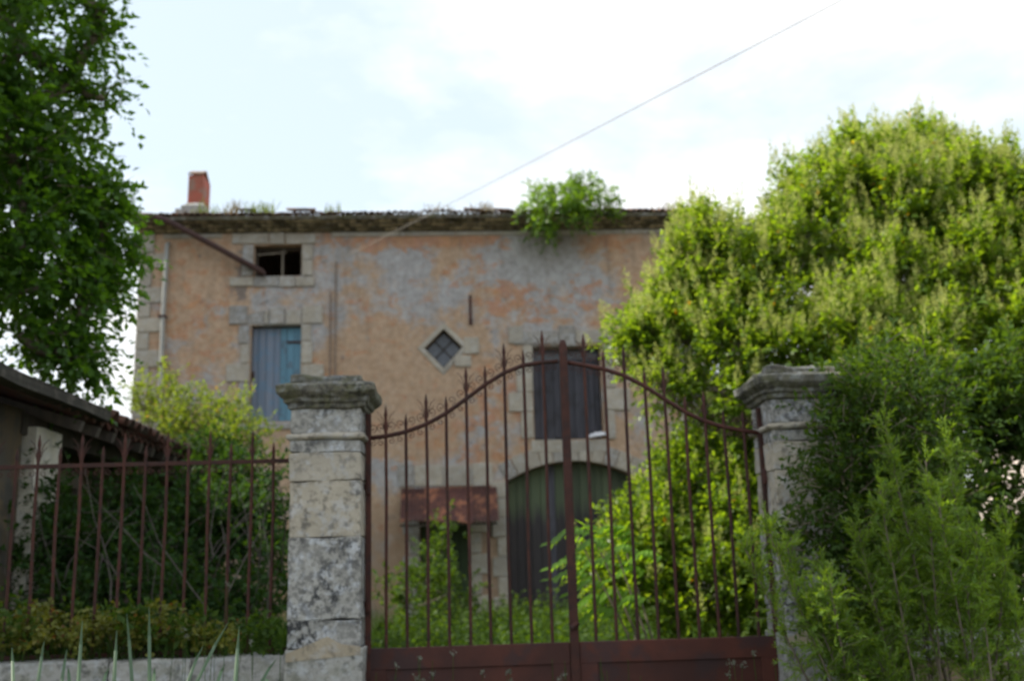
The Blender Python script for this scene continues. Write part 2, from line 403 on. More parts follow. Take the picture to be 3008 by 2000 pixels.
M['grass'] = mat_leaf('yard_grass', (.030, .072, .013), (.055, .11, .020), .35, rough=.7, spec=.2)
M['dry'] = mat_leaf('dry_roof_grass', (.30, .24, .13), (.22, .20, .09), .3, rough=.8, tcol=(1.1, 1.0, .7))
M['blade'] = mat_leaf('blue_green_blade', (.085, .15, .085), (.12, .19, .11), .3, rough=.5, tcol=(1.2, 1.4, .7))
M['flower'] = mat_leaf('small_grey_flower', (.15, .16, .12), (.22, .23, .19), .3, tcol=(1, 1, 1))

# ------------------------------------------------------------------ foliage makers
def unit(a): return a / np.maximum(np.linalg.norm(a, axis=-1, keepdims=True), 1e-9)
def leaf_quads(P, D, Nn, L, W, fold=.12):
    S = unit(np.cross(D, Nn)); L = np.asarray(L).reshape(-1, 1); W = np.asarray(W).reshape(-1, 1)
    mid = P + D * L * .45 + Nn * W * fold
    return np.stack([P, mid + S * W * .5, P + D * L - Nn * L * .08, mid - S * W * .5], axis=1)
def rdirs(n, rng): return unit(rng.normal(size=(n, 3)))
def clump_centres(lobes, per, rng, flat=.8, inner=.55):
    C = []; Rr = []; Dn = []
    for (c, r) in lobes:
        k = max(3, int(per * (r ** 2)))
        d = rdirs(k, rng); d[:, 2] += .15; d = unit(d)
        rad = r * (inner + (1 - inner) * rng.random(k) ** .6)
        p = np.array(c) + d * rad[:, None] * np.array([1, 1, flat])
        C.append(p); Dn.append(d); Rr.append(np.full(k, 1.0))
    return np.concatenate(C), np.concatenate(Dn), np.concatenate(Rr)
def shoots_from(C, D, per, length, spread, rng, upb=.4, outw=.6, jitter=.12):
    n = len(C); B = np.repeat(C, per, 0); O = np.repeat(D, per, 0)
    V = unit(O * outw + np.array([0, 0, upb]) + rng.normal(size=B.shape) * spread)
    B = B + rng.normal(size=B.shape) * jitter
    L = length * (.6 + .8 * rng.random(len(B)))
    return B, V, L
def leaves_on(B, V, L, k, ll, lw, rng, ang=.8, droop=.25, start=.1):
    n = len(B); T = np.tile(np.linspace(start, 1, k), n).reshape(n, k) + rng.random((n, k)) * .08
    P = B[:, None] + V[:, None] * (T * L[:, None])[..., None] - np.array([0, 0, 1]) * (droop * L[:, None] * T ** 2)[..., None]
    Vk = np.repeat(V[:, None], k, 1).reshape(-1, 3)
    ref = rdirs(n * k, rng); side = unit(np.cross(Vk, ref))
    D = unit(Vk * math.cos(ang) + side * math.sin(ang) + np.array([0, 0, -.15]))
    Nn = unit(np.array([0, 0, 1]) + rng.normal(size=D.shape) * .55); Nn = unit(Nn - D * np.sum(Nn * D, 1, keepdims=True))
    s = .7 + .6 * rng.random(n * k)
    return leaf_quads(P.reshape(-1, 3), D, Nn, ll * s, lw * s)
def twig_quads(B, V, L, r=.004):
    S = unit(np.cross(V, np.array([0.3, 1, .1]))) * r
    E = B + V * L[:, None]
    return np.stack([B - S, B + S, E + S * .4, E - S * .4], axis=1)
def limb(mb, p0, p1, r0, r1, n=6, bend=.15, rng=RNG, seg=7):
    p0 = np.array(p0, float); p1 = np.array(p1, float); d = np.linalg.norm(p1 - p0)
    off = rng.normal(size=3) * bend * d
    pts = []; 
    for i in range(seg):
        t = i / (seg - 1); q = p0 * (1 - t) + p1 * t + off * math.sin(math.pi * t) * .6 + rng.normal(size=3) * .012 * d
        if i in (0, seg - 1): q = p0 * (1 - t) + p1 * t
        pts.append(q)
    mb.tube(pts, [r0 + (r1 - r0) * i / (seg - 1) for i in range(seg)], n)
    return pts
def LB(px, py, rpx, Y): return (at(px, py, Y), rpx * Y / FPX)

def shrub(name, label, cat, lobes, root_xyz, mat, per=14, shoots=7, slen=.35, k=12, ll=.05, lw=.02, upb=.4, outw=.6, spread=.5, droop=.25,
          flat=.9, inner=.5, ang=.8, limbs=True, limb_r=.05, panicle=0, group=None, seed=1, jitter=.12, bark='bark', base_z=None, stems=3, crown='crown'):
    rng = np.random.default_rng(seed)
    lobes = [(c, max(.35 * r_, r_ - .5 * slen)) for c, r_ in lobes]
    root = thing(name, label, cat, WF, *root_xyz, group=group)
    b = np.array(root_xyz, float)
    C, D, _ = clump_centres(lobes, per, rng, flat, inner)
    B, V, L = shoots_from(C, D, shoots, slen, spread, rng, upb, outw, jitter)
    Q = [leaves_on(B, V, L, k, ll, lw, rng, ang, droop)]
    cr = quads_mesh(crown, np.concatenate(Q) - b, M[mat], root)
    if limbs:
        mb = MB()
        tips = C[rng.choice(len(C), min(len(C), 70), replace=False)]
        forks = []
        for s in range(stems):
            t = lobes[s % len(lobes)][0]
            st = b + np.array([rng.normal() * .12, rng.normal() * .12, 0])
            mid = st * .45 + np.array(t) * .55
            pts = limb(mb, st, mid, limb_r * 1.5, limb_r, 7, .08, rng)
            forks.append(mid)
            forks += [pts[4]]
        for (c, r) in lobes:
            f = min(forks, key=lambda q: np.linalg.norm(q - c)); limb(mb, f, c, limb_r * .8, limb_r * .4, 6, .1, rng); forks.append(np.array(c))
        for tp in tips:
            f = min(forks, key=lambda q: np.linalg.norm(q - tp)); limb(mb, f, tp, limb_r * .35, limb_r * .08, 5, .1, rng, 5)
        mb.build('trunk', M[bark], root, smooth=True)
        sel = rng.random(len(B)) < .35
        tq = twig_quads(B[sel], V[sel], L[sel] * .9)
        quads_mesh('twigs', tq - b, M[bark], root)['kind'] = 'stuff'
    if panicle:
        dmin = np.min(np.stack([np.linalg.norm(B - np.array(c), axis=1) / r_ for c, r_ in lobes]), 0); outer = dmin > .8
        sel = np.where((rng.random(len(B)) < panicle) & (V[:, 2] > .1) & outer)[0]
        B2 = B[sel] + V[sel] * (L[sel] * .85)[:, None]; V2 = unit(V[sel] * .5 + np.array([0, 0, .9])); L2 = .16 + .14 * rng.random(len(sel))
        q = []
        kk = 34; n = len(B2)
        T = rng.random((n, kk)); rad = (1 - T) * .32 + .05
        side = unit(np.cross(np.repeat(V2[:, None], kk, 1).reshape(-1, 3), rdirs(n * kk, rng)))
        P = (B2[:, None] + V2[:, None] * (T * L2[:, None])[..., None]).reshape(-1, 3)
        Dd = unit(side + np.repeat(V2[:, None], kk, 1).reshape(-1, 3) * 1.1)
        ln = (rad * L2[:, None]).reshape(-1)
        P2 = P + Dd * (ln * rng.random(len(ln)) * .6)[:, None]
        Nn = unit(np.cross(Dd, rdirs(len(Dd), rng)))
        q = leaf_quads(P2, Dd, Nn, ln * .7 + .014, .011 + 0 * ln)
        quads_mesh('flower_sprays', q - b, M['panicle'], root)
    return root

# ================================================================== GROUND
def gz(x, y):
    t = min(1, max(0, (y - 8.5) / 11)); t = t * t * (3 - 2 * t)
    return .35 * t
def ground():
    xs = np.concatenate([[-900, -300, -120, -60, -30], np.arange(-20, 20.1, 1), [30, 60, 120, 300, 900]])
    ys = np.concatenate([[-900, -300, -100, -40, -15], np.arange(-6, 34.1, 1), [45, 70, 140, 300, 900]])
    vs = []; fs = []
    for y in ys:
        for x in xs: vs.append((x, y, gz(x, y) + (noise.noise(Vector((x * .4, y * .4, 0))) * .03 if abs(x) < 21 and abs(y) < 35 else 0)))
    nx = len(xs)
    for j in range(len(ys) - 1):
        for i in range(nx - 1): fs.append((j * nx + i, j * nx + i + 1, (j + 1) * nx + i + 1, (j + 1) * nx + i))
    o = MB().add(vs, fs).build('ground', M['ground'], smooth=True); struct(o)
ground()

# ================================================================== HOUSE
H = thing('farmhouse', 'abandoned ochre farmhouse with flaking render, stone corners and overgrown tiled roof', 'house', HF, -1.8, 0, 0)
P = HF.px
uL = P(405, 900)[0]; uR = P(2062, 800)[0]
zTop = P(1100, 682)[1]                    # underside of the tile cornice
TH = .5
wall = MB().box(uL, uR, 0, TH, 0, zTop).build('facade_wall', M['facade'], H)
def R4(x0, y0, x1, y1):                   # pixel rectangle -> u0,u1,z0,z1
    a = P(x0, (y0 + y1) / 2); b = P(x1, (y0 + y1) / 2); c = P((x0 + x1) / 2, y0); d = P((x0 + x1) / 2, y1)
    return a[0], b[0], d[1], c[1]
AW = R4(746, 720, 886, 811); BD = R4(734, 955, 883, 1238); W2 = R4(1566, 1015, 1770, 1290)
SDo = list(R4(1234, 1520, 1380, 1760)); SDo[2] = .3
aL = P(1491, 1411); aR = P(1873, 1404); aC = P(1690, 1353)
az = (aL[1] + aR[1]) / 2; ac = aC[1]; au = (aL[0] + aR[0]) / 2; ah = (aR[0] - aL[0]) / 2
rise = ac - az; rad = (ah * ah + rise * rise) / (2 * rise); cz = ac - rad
def arc(r_, n=14, hw=None):
    th = math.asin(min(1, ah / rad)); return [(au + r_ * math.sin(-th + 2 * th * i / n), cz + r_ * math.cos(-th + 2 * th * i / n)) for i in range(n + 1)]
dc = [P(1246, 1023), P(1303, 966), P(1359, 1019), P(1303, 1081)]
cutters = [MB().box(a, b, -.3, TH + .3, c, d) for (a, b, c, d) in (AW, BD, W2, SDo)]
cutters.append(MB().prism([(au - ah, .2)] + arc(rad) + [(au + ah, .2)], -.3, TH + .3))
cutters.append(MB().prism(dc, -.3, TH + .3))
cut(wall, cutters)
# other walls, hollow inside
DEP = 8.0
MB().box(uL, uL + .45, TH, DEP, 0, zTop).build('side_wall', M['facade'], H)
MB().box(uR - .45, uR, TH, DEP, 0, zTop).build('side_wall', M['facade'], H)
MB().box(uL, uR, DEP, DEP + .45, 0, zTop).build('rear_wall', M['facade'], H)
MB().box(uL + .45, uR - .45, TH, DEP, 5.3 - .9, 5.3 - .75).build('upper_floor', M['dark_timber'], H)
MB().box(uL + .45, uR - .45, TH, DEP, 7.05, 7.15).build('attic_floor', M['dark_timber'], H)
MB().box(uL + .45, uR - .45, 3.4, 3.5, 0, zTop).build('inner_wall', M['inner'], H)

rs = random.Random(3)
def stone(u0, u1, z0, z1, mat='block', proud=.035, back=.12, name='stone', parent=H, bevel=.012, gap=.006):
    return MB().box(u0 + gap, u1 - gap, -proud - rs.random() * .012, back, z0 + gap, z1 - gap).build(name, M[mat], parent, bevel=bevel, cuts=1, rough=.008, seed=rs.random() * 50)
# corner stones, alternating long and short
zq = .3; k = 0
while zq < zTop - .15:
    h_ = .30 + rs.random() * .12; z1 = min(zTop, zq + h_)
    if zTop - z1 < .18: z1 = zTop
    for side in (0, 1):
        wd = (.50 if (k + side) % 2 else .26) + rs.random() * .06
        if side == 0: stone(uL - .02, uL + wd, zq, z1, name='corner_stone', bevel=.015)
        else: stone(uR - wd - .35, uR + .02, zq, z1, name='corner_stone', mat='grey_block' if k % 3 == 0 else 'block', bevel=.015)
    zq = z1; k += 1
# pale band under the cornice
band0 = P(1100, 696)[1]
uu = uL + .45
while uu < uR - .5:
    nx_ = min(uR - .5, uu + .8 + rs.random() * .9)
    if not (AW[0] - .45 < (uu + nx_) / 2 < AW[1] + .35): stone(uu, nx_, band0, zTop, name='band_stone', proud=.02, gap=.003)
    uu = nx_
# surrounds -----------------------------------------------------------
def S(x0, y0, x1, y1, mat='block', **k):
    a, b, c, d = R4(x0, y0, x1, y1); return stone(a, b, c, d, mat, **k)
for a in [(681, 686, 790, 718, 'block'), (792, 684, 837, 719, 'block'), (839, 686, 929, 718, 'block'),
          (887, 720, 920, 765, 'block'), (887, 765, 920, 812, 'block'), (712, 720, 745, 812, 'grey_block'),
          (674, 815, 745, 842, 'block'), (745, 813, 820, 843, 'grey_block'), (820, 813, 868, 845, 'grey_block'), (868, 814, 925, 843, 'block')]:
    S(*a, name='window_stone')
for a in [(673, 898, 727, 954, 'grey_block'), (776, 912, 792, 954, 'block'), (793, 903, 837, 954, 'grey_block'), (839, 909, 886, 954, 'block'), (887, 898, 949, 951, 'block'),
          (701, 956, 733, 1010, 'grey_block'), (706, 1010, 733, 1068, 'block'), (664, 1069, 733, 1122, 'block'), (700, 1122, 733, 1180, 'grey_block'), (672, 1180, 733, 1238, 'grey_block'),
          (885, 952, 916, 1003, 'block'), (885, 1003, 918, 1068, 'block'), (885, 1069, 952, 1120, 'block'), (885, 1120, 918, 1190, 'block'), (885, 1190, 950, 1240, 'grey_block'),
          (690, 1241, 900, 1262, 'grey_block')]:
    S(*a, name='door_stone')
MB().prism([P(727, 954), P(775, 954), P(775, 915), P(793, 905), P(770, 912), P(727, 925)], -.005, .1).build('broken_lintel', M['grey_block'], H)
# diamond window
dcx = sum(p[0] for p in dc) / 4; dcz = sum(p[1] for p in dc) / 4
def grow(p, k_): return (dcx + (p[0] - dcx) * k_, dcz + (p[1] - dcz) * k_)
for i in range(4):
    a, b = dc[i], dc[(i + 1) % 4]; k_ = 1.35
    MB().prism([a, b, grow(b, k_), grow(a, k_)], -.02, .12).build('window_stone', M['block'], H, bevel=.008)
S(1362, 990, 1408, 1040, name='window_stone'); S(1335, 1045, 1385, 1078, name='window_stone')
dw = MB().prism([dc[0], dc[1], dc[2], dc[3]], .20, .21).build('diamond_window', M['glass'], H)
fr_ = MB()
for i in range(4):
    a, b = dc[i], dc[(i + 1) % 4]
    fr_.prism([a, b, grow(b, .88), grow(a, .88)], .155, .195)
fr_.build('window_frame', M['dark_timber'], dw)
for i in range(2):
    m0 = ((dc[i][0] + dc[i + 1][0]) / 2, (dc[i][1] + dc[i + 1][1]) / 2); j = (i + 3) % 4
    m1 = ((dc[i + 2][0] + dc[(i + 3) % 4][0]) / 2, (dc[i + 2][1] + dc[(i + 3) % 4][1]) / 2)
    MB().tube([(m0[0], .178, m0[1]), (m1[0], .178, m1[1])], .014, 4).build('glazing_bar', M['dark_timber'], dw)
# big window surround
for a in [(1493, 958, 1536, 1010), (1508, 972, 1640, 1013), (1640, 955, 1690, 1018), (1690, 970, 1796, 1009),
          (1535, 1014, 1565, 1080), (1516, 1080, 1566, 1152), (1493, 1152, 1566, 1210), (1530, 1210, 1568, 1288),
          (1772, 1012, 1800, 1075), (1772, 1075, 1806, 1140), (1774, 1140, 1852, 1205), (1776, 1205, 1808, 1290), (1560, 1291, 1665, 1330), (1665, 1291, 1790, 1328)]:
    S(*a, mat='grey_block' if rs.random() < .15 else 'block', name='window_stone')
# arch ring
n = 11; th = math.asin(ah / rad)
ro = rad + .36
for i in range(n):
    a0 = -th + 2 * th * i / n + .004; a1 = -th + 2 * th * (i + 1) / n - .004; am = (a0 + a1) / 2
    pl = [(au + r_ * math.sin(a), cz + r_ * math.cos(a)) for r_, a in ((rad, a0), (rad, am), (rad, a1), (ro, a1), (ro, am), (ro, a0))]
    MB().prism(pl, -.03 - rs.random() * .01, .2).build('arch_stone', M['block' if i % 4 else 'grey_block'], H, bevel=.008)
zj = .3; k = 0
while zj < az - .02:
    z1 = min(az - .01, zj + .38)
    for sgn in (-1, 1):
        wd = .34 if k % 2 else .24
        if sgn < 0: stone(au - ah - wd, au - ah, zj, z1, name='jamb_stone')
        else: stone(au + ah, au + ah + wd, zj, z1, name='jamb_stone')
    zj = z1; k += 1
# small door surround and the pale lintel band
for a in [(1166, 1362, 1215, 1430, 'grey_block'), (1217, 1366, 1300, 1428, 'block'), (1302, 1366, 1385, 1428, 'block'), (1387, 1358, 1448, 1428, 'block')]:
    S(*a, name='lintel_stone', proud=.015)
zj = .3; k = 0
while zj < SDo[3]:
    z1 = min(SDo[3], zj + .4)
    stone(SDo[0] - (.34 if k % 2 else .22), SDo[0], zj, z1, name='jamb_stone', mat='grey_block'); stone(SDo[1], SDo[1] + (.36 if k % 2 else .24), zj, z1, name='jamb_stone')
    zj = z1; k += 1

# doors and shutters, plank by plank -----------------------------------
def planks(parent, u0, u1, z0, z1, n, mats, w0=.16, th_=.035, top=None, jag=0, seed=1):
    r = random.Random(seed); ws = [.8 + .5 * r.random() for _ in range(n)]; s_ = sum(ws); u = u0
    for i in range(n):
        du = (u1 - u0) * ws[i] / s_; zt = z1 - jag * r.random()
        if top: zt = min(top(u + .01), top(u + du - .01))
        mb = MB()
        dz = r.random() * .01
        if top:
            mb.prism([(u + .004, z0), (u + du - .004, z0), (u + du - .004, top(u + du)), (u + .004, top(u))], w0 + dz, w0 + th_ + dz)
        else: mb.box(u + .004, u + du - .004, w0 + dz, w0 + th_ + dz, z0 + jag * .5 * r.random(), zt)
        mb.build('plank', M[mats[i % len(mats)]], parent, bevel=.004)
        u += du
bd = MB().box(BD[0], BD[1], .20, .24, BD[2] + .05, BD[2] + .17).box(BD[0], BD[1], .20, .24, BD[3] - .4, BD[3] - .28).build('blue_door', M['blue_worn'], H, label='faded blue plank door, brighter blue on its right planks')
planks(bd, BD[0] + .01, BD[1] - .01, BD[2], BD[3] - .03, 7, ['blue_worn', 'blue_worn', 'blue_worn', 'blue_worn', 'blue', 'blue', 'blue'], w0=.15)
for zz in (.35, 1.35): MB().box(BD[1] - .3, BD[1] + .03, .125, .15, BD[3] - zz, BD[3] - zz + .04).build('hinge', M['rust'], bd)
MB().box(BD[0] + .02, BD[0] + .06, .13, .15, BD[2] + .9, BD[2] + 1.05).build('handle', M['rust'], bd)
sh = MB().box(W2[0], W2[1], .30, .34, W2[2] + .2, W2[2] + .32).box(W2[0], W2[1], .30, .34, W2[3] - .55, W2[3] - .43).build('window_shutter', M['slate_wood'], H)
umid = (W2[0] + W2[1]) / 2
planks(sh, W2[0] + .02, umid - .01, W2[2] + .02, W2[3] - .22, 5, ['slate_wood'], w0=.26, jag=.10, seed=4)
planks(sh, umid + .01, W2[1] - .02, W2[2] + .02, W2[3] - .20, 5, ['slate_wood'], w0=.26, jag=.06, seed=6)
wp = MB().box(W2[0], W2[1], .36, .37, W2[3] - .5, W2[3]).build('window_pane', M['glass'], H)
ad = MB().box(au - ah, au + ah, .30, .34, .5, .62).box(au - ah, au + ah, .30, .34, 2.2, 2.32).build('barn_door', M['green_door'], H, label='arched barn door, green paint above and bare dark planks below')
topf = lambda u: cz + math.sqrt(max(0, (rad - .02) ** 2 - (u - au) ** 2))
planks(ad, au - ah + .01, au + ah - .01, .32, 0, 16, ['green_door'] * 5 + ['slate_wood'] + ['green_door'] * 10, w0=.25, top=topf, seed=9)
sd_ = MB().box(SDo[0], SDo[1], .26, .29, SDo[2] + .2, SDo[2] + .3).build('side_door', M['green_plain'], H)
planks(sd_, SDo[0] + .01, SDo[1] - .01, SDo[2], SDo[3], 6, ['green_plain'], w0=.22, seed=12)
# attic window: leaning frame bars and hanging plants inside
af = MB().box(AW[0], AW[0] + .05, .18, .24, AW[2], AW[3]).box(AW[1] - .05, AW[1], .18, .24, AW[2], AW[3]).box(AW[0], AW[1], .18, .24, AW[3] - .06, AW[3])
af = af.build('attic_frame', M['dark_timber'], H)
um_ = (AW[0] * .45 + AW[1] * .55)
MB().box(um_, um_ + .045, .17, .22, AW[2], AW[3] - .06).build('mullion', M['timber'], af)
MB().tube([(AW[0] + .02, .15, AW[3] - .17), (um_ + .1, .2, AW[3] - .10)], .025, 4).build('loose_batten', M['timber'], af)
rr_ = np.random.default_rng(5)
pb = np.array([HF.world(AW[1] - .22 + rr_.normal() * .09, .25, AW[2] + .05 + rr_.random() * .35) for _ in range(45)])

# tile cornice (three rows) and roof ------------------------------------
def tile_mesh(name, r, L, mat, seg=6, th_=.016, taper=.85, up_=True):
    vs = []; fs = []
    for (y, k_) in ((0, 1), (L, taper)):
        for q in (r * k_, r * k_ - th_):
            for i in range(seg + 1):
                a = math.pi * i / seg; vs.append((math.cos(a) * q, y, math.sin(a) * q * .9))
    n_ = seg + 1
    for i in range(seg):
        fs += [(i, i + 1, 2 * n_ + i + 1, 2 * n_ + i), (n_ + i, 3 * n_ + i, 3 * n_ + i + 1, n_ + i + 1), (i, n_ + i, n_ + i + 1, i + 1), (2 * n_ + i, 2 * n_ + i + 1, 3 * n_ + i + 1, 3 * n_ + i)]
    fs += [(0, 2 * n_, 3 * n_, n_), (seg, n_ + seg, 3 * n_ + seg, 2 * n_ + seg)]
    me = bpy.data.meshes.new(name); me.from_pydata(vs, [], fs); me.materials.append(mat)
    me.polygons.foreach_set('use_smooth', [True] * len(me.polygons)); me.update()
    return me
def place(name, me, parent, u, w_, z, rot=(0, 0, 0), scale=1):
    o = link(name, me, parent); b = base_of(parent); o.location = (u - b[0], w_ - b[1], z - b[2]); o.rotation_euler = rot
    if scale != 1: o.scale = (scale,) * 3
    return o
zEave = P(1200, 626, -.45)[1]
zC0 = zTop
rowh = (zEave - .10 - zC0) / 3
cor = MB()
for k in range(3):
    cor.box(uL - .05 * k, uR + .05 * k, -.02 - .12 * k, .4, zC0 + rowh * k + .002, zC0 + rowh * (k + 1))
cor = cor.build('cornice', M['cornice_mortar'], H, cuts=0)
ct = tile_mesh('cornice_tile', .059, .22, M['cornice_tile'], seg=6, th_=.024, taper=1)
npt = 0
pitch_ = .121
for k in range(3):
    nn = int((uR - uL + .1 * k) / pitch_)
    for i in range(nn + 1):
        u = uL - .05 * k + pitch_ * (i + (.5 if k % 2 else 0))
        if u > uR + .06 * k: continue
        s_ = .95 + rs.random() * .1
        o = place('cornice_tile', ct, cor, u, -.02 - .12 * k - .15 + rs.random() * .03, zC0 + rowh * k + .022 + rs.random() * .014, (R_(-4), 0, rs.uniform(-.05, .05)), s_)
        o.scale = (s_, s_, s_ * (rowh - .03) / .059)
PR = R_(17)
rf = MB()
# corrugated tile surface of the roof slopes, one wave per tile row
nW = int((uR - uL + .5) / pitch_) * 4
for sl in (0, 1):
    vs = []; fs = []
    ridge_w = DEP / 2 + .2
    for j, wv in enumerate((-.40, ridge_w)):
        for i in range(nW + 1):
            u = uL - .22 + (uR - uL + .44) * i / nW
            zz = zEave + (wv + .40) * math.tan(PR) + abs(math.sin(math.pi * i / 4)) * .035 - .03
            ww = wv if sl == 0 else DEP + .4 - wv
            vs.append((u, ww, zz))
    for i in range(nW): fs.append((i, i + 1, nW + 2 + i, nW + 1 + i))
    rf.add(vs, fs)
roof = rf.build('roof', M['tile'], H)
sol = roof.modifiers.new('s', 'SOLIDIFY'); sol.thickness = .03; sol.offset = -1
MB().prism([(uL, zC0), (uR, zC0), (uR, zEave - .06), (uL, zEave - .06)], .38, .55).build('eave_infill', M['cornice_mortar'], H)
for uu_ in (uL, uR - .4):
    g_ = MB(); ridge_z = zEave + (DEP / 2 + .6) * math.tan(PR) - .15
    g_.add([(uu_, 0.1, zTop), (uu_, DEP + .3, zTop), (uu_, DEP / 2 + .2, ridge_z), (uu_ + .4, .1, zTop), (uu_ + .4, DEP + .3, zTop), (uu_ + .4, DEP / 2 + .2, ridge_z)],
           [(0, 2, 1), (3, 4, 5), (0, 1, 4, 3), (1, 2, 5, 4), (2, 0, 3, 5)]).build('gable', M['facade'], H)
tm = tile_mesh('roof_tile', .060, .46, M['tile'], seg=6, th_=.014)
MB().box(uL - .2, uR + .2, -.44, -.1, zEave - .10, zEave - .025).build('eave_bedding', M['cornice_mortar'], H)
nt_ = int((uR - uL + .4) / pitch_)
for i in range(nt_ + 1):
    u = uL - .2 + pitch_ * i
    lift = 0
    upx = i / nt_
    if .50 < upx < .55: lift = .03
    place('roof_tile', tm, roof, u + rs.uniform(-.012, .012), -.48 + rs.uniform(-.03, .03), zEave - .02 + lift + rs.uniform(-.008, .010), (PR + rs.uniform(-.03, .04), 0, rs.uniform(-.05, .05)))
    place('roof_tile', tm, roof, u + rs.uniform(-.012, .012), -.12 + rs.uniform(-.03, .03), zEave + .10 + lift + rs.uniform(-.01, .01), (PR + rs.uniform(-.03, .03), 0, rs.uniform(-.05, .05)))
for (px_, sc_) in ((905, 1.0), (925, 1.0), (1835, 1), (1905, 1), (1420, .9), (1500, .8), (745, .9)):   # slipped tiles lying across the edge
    u, z = P(px_, 622, -.3); place('slipped_tile', tm, roof, u, -.3, z + .02, (0.1, 0, R_(70 + rs.random() * 30)), sc_)

# chimney
cw = .9
a = P(553, 560, cw)[0]; b_ = P(597, 560, cw)[0]; zt = P(575, 514, cw)[1]; zb = P(575, 640, cw)[1] - .3
ch = MB().rings([(a, b_, cw, cw + .62, zb), (a, b_, cw, cw + .62, zt)]).build('chimney', M['brick'], H, cuts=2, rough=.015)
MB().rings([(a - .12, b_ + .04, cw - .1, cw + .7, zb), (a - .12, b_ + .04, cw - .1, cw + .7, P(575, 608, cw)[1]), (a - .03, b_ + .02, cw - .03, cw + .65, P(575, 598, cw)[1])]).build('chimney_base', M['coping'], ch, cuts=1, rough=.02)
MB().box(a - .22, a - .02, cw - .12, cw + .3, zb, P(575, 618, cw)[1]).build('chimney_base', M['grey_block'], ch, cuts=1, rough=.02)
zt2 = P(575, 492, cw)[1]
for sgn in (0, 1):
    for q in range(2):
        u0 = a - .01 + q * (b_ - a) / 2; u1 = u0 + (b_ - a) / 2 - .008
        w0 = cw - .03 if sgn == 0 else cw + .65; w1 = cw + .31
        MB().add([(u0, w0, zt), (u1, w0, zt), (u1, w1, zt2), (u0, w1, zt2), (u0, w0, zt + .035), (u1, w0, zt + .035), (u1, w1, zt2 + .035), (u0, w1, zt2 + .035)],
                 [(0, 3, 2, 1), (4, 5, 6, 7), (0, 1, 5, 4), (1, 2, 6, 5), (2, 3, 7, 6), (3, 0, 4, 7)]).build('cap_tile', M['tile_pale'], ch, rough=.006)

# down pipe, wall conduit, iron anchor
dp = [P(491, 718, -.10), P(487, 790, -.10), P(479, 930, -.10), P(472, 1130, -.10)]
z_ = [(p[0], -.10, p[1]) for p in dp]
ub = z_[-1][0]
pipe = MB().tube([(z_[0][0], .02, z_[0][2] + .05)] + [(z_[0][0] - .0, -.10, z_[0][2])] + z_[1:] + [(ub, -.10, .4)], .048, 8).build('down_pipe', M['zinc'], H, smooth=True)
for yy in (932, 1072): u, z = P(477, yy, -.1); MB().box(u - .075, u + .075, -.16, -.0, z, z + .04).build('pipe_clamp', M['gutter'], pipe)
cu = MB()
for (x0, y0, y1) in ((987, 768, 1400), (971, 860, 1400)):
    (u0, z0), (u1, z1) = P(x0, y0, -.04), P(x0, y1, -.04); cu.tube([(u0, -.04, z0), (u0, -.04, z1)], .016, 5)
cu.build('wall_conduit', M['conduit'], H)
an = P(1381, 867, -.03), P(1381, 953, -.03)
MB().box(an[0][0] - .025, an[0][0] + .025, -.035, -.001, an[1][1], an[0][1]).build('wall_anchor', M['rust'], H)
MB().box(an[0][0] - .035, an[0][0] + .035, -.05, -.03, an[1][1] - .01, an[1][1] + .12).build('wall_anchor', M['rust'], H)

# rusty canopy over the small door
ca = thing('door_canopy', 'rusty corrugated iron canopy over the small green door', 'canopy', HF, P(1310, 1480)[0], 0, 2.9)
zt_ = P(1310, 1432)[1]
u0c = P(1177, 1480, -.4)[0]; u1c = P(1458, 1480, -.4)[0]; zb_ = P(1320, 1534, -.75)[1]
ns = 4; wave = .076
for k in range(ns):
    ua = u0c + (u1c - u0c) * k / ns; ub_ = u0c + (u1c - u0c) * (k + 1) / ns + .03
    vs = []; fs = []; nn = 44; tilt = rs.uniform(-.03, .03)
    for j in range(5):
        t = j / 4
        for i in range(nn + 1):
            u = ua + (ub_ - ua) * i / nn
            vs.append((u, -.02 - .78 * t, zt_ + (zb_ - zt_) * t + math.sin(u / wave * 2 * math.pi) * .02 - .03 * math.sin(t * 3.1) + tilt * t + k * .004 + (.03 * math.sin(i / nn * 3.14 + k) * t)))
    for j in range(4):
        for i in range(nn): fs.append((j * (nn + 1) + i, j * (nn + 1) + i + 1, (j + 1) * (nn + 1) + i + 1, (j + 1) * (nn + 1) + i))
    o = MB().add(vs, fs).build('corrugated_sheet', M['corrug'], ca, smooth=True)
    mo = o.modifiers.new('s', 'SOLIDIFY'); mo.thickness = .004
for u in (u0c + .1, (u0c + u1c) / 2, u1c - .1):
    MB().tube([(u, -.01, zb_ - .25), (u, -.70, zb_ - .02)], .02, 4).build('bracket', M['dark_timber'], ca)
MB().box(u0c, u1c, -.74, -.69, zb_ - .055, zb_ - .015).build('batten', M['dark_timber'], ca)

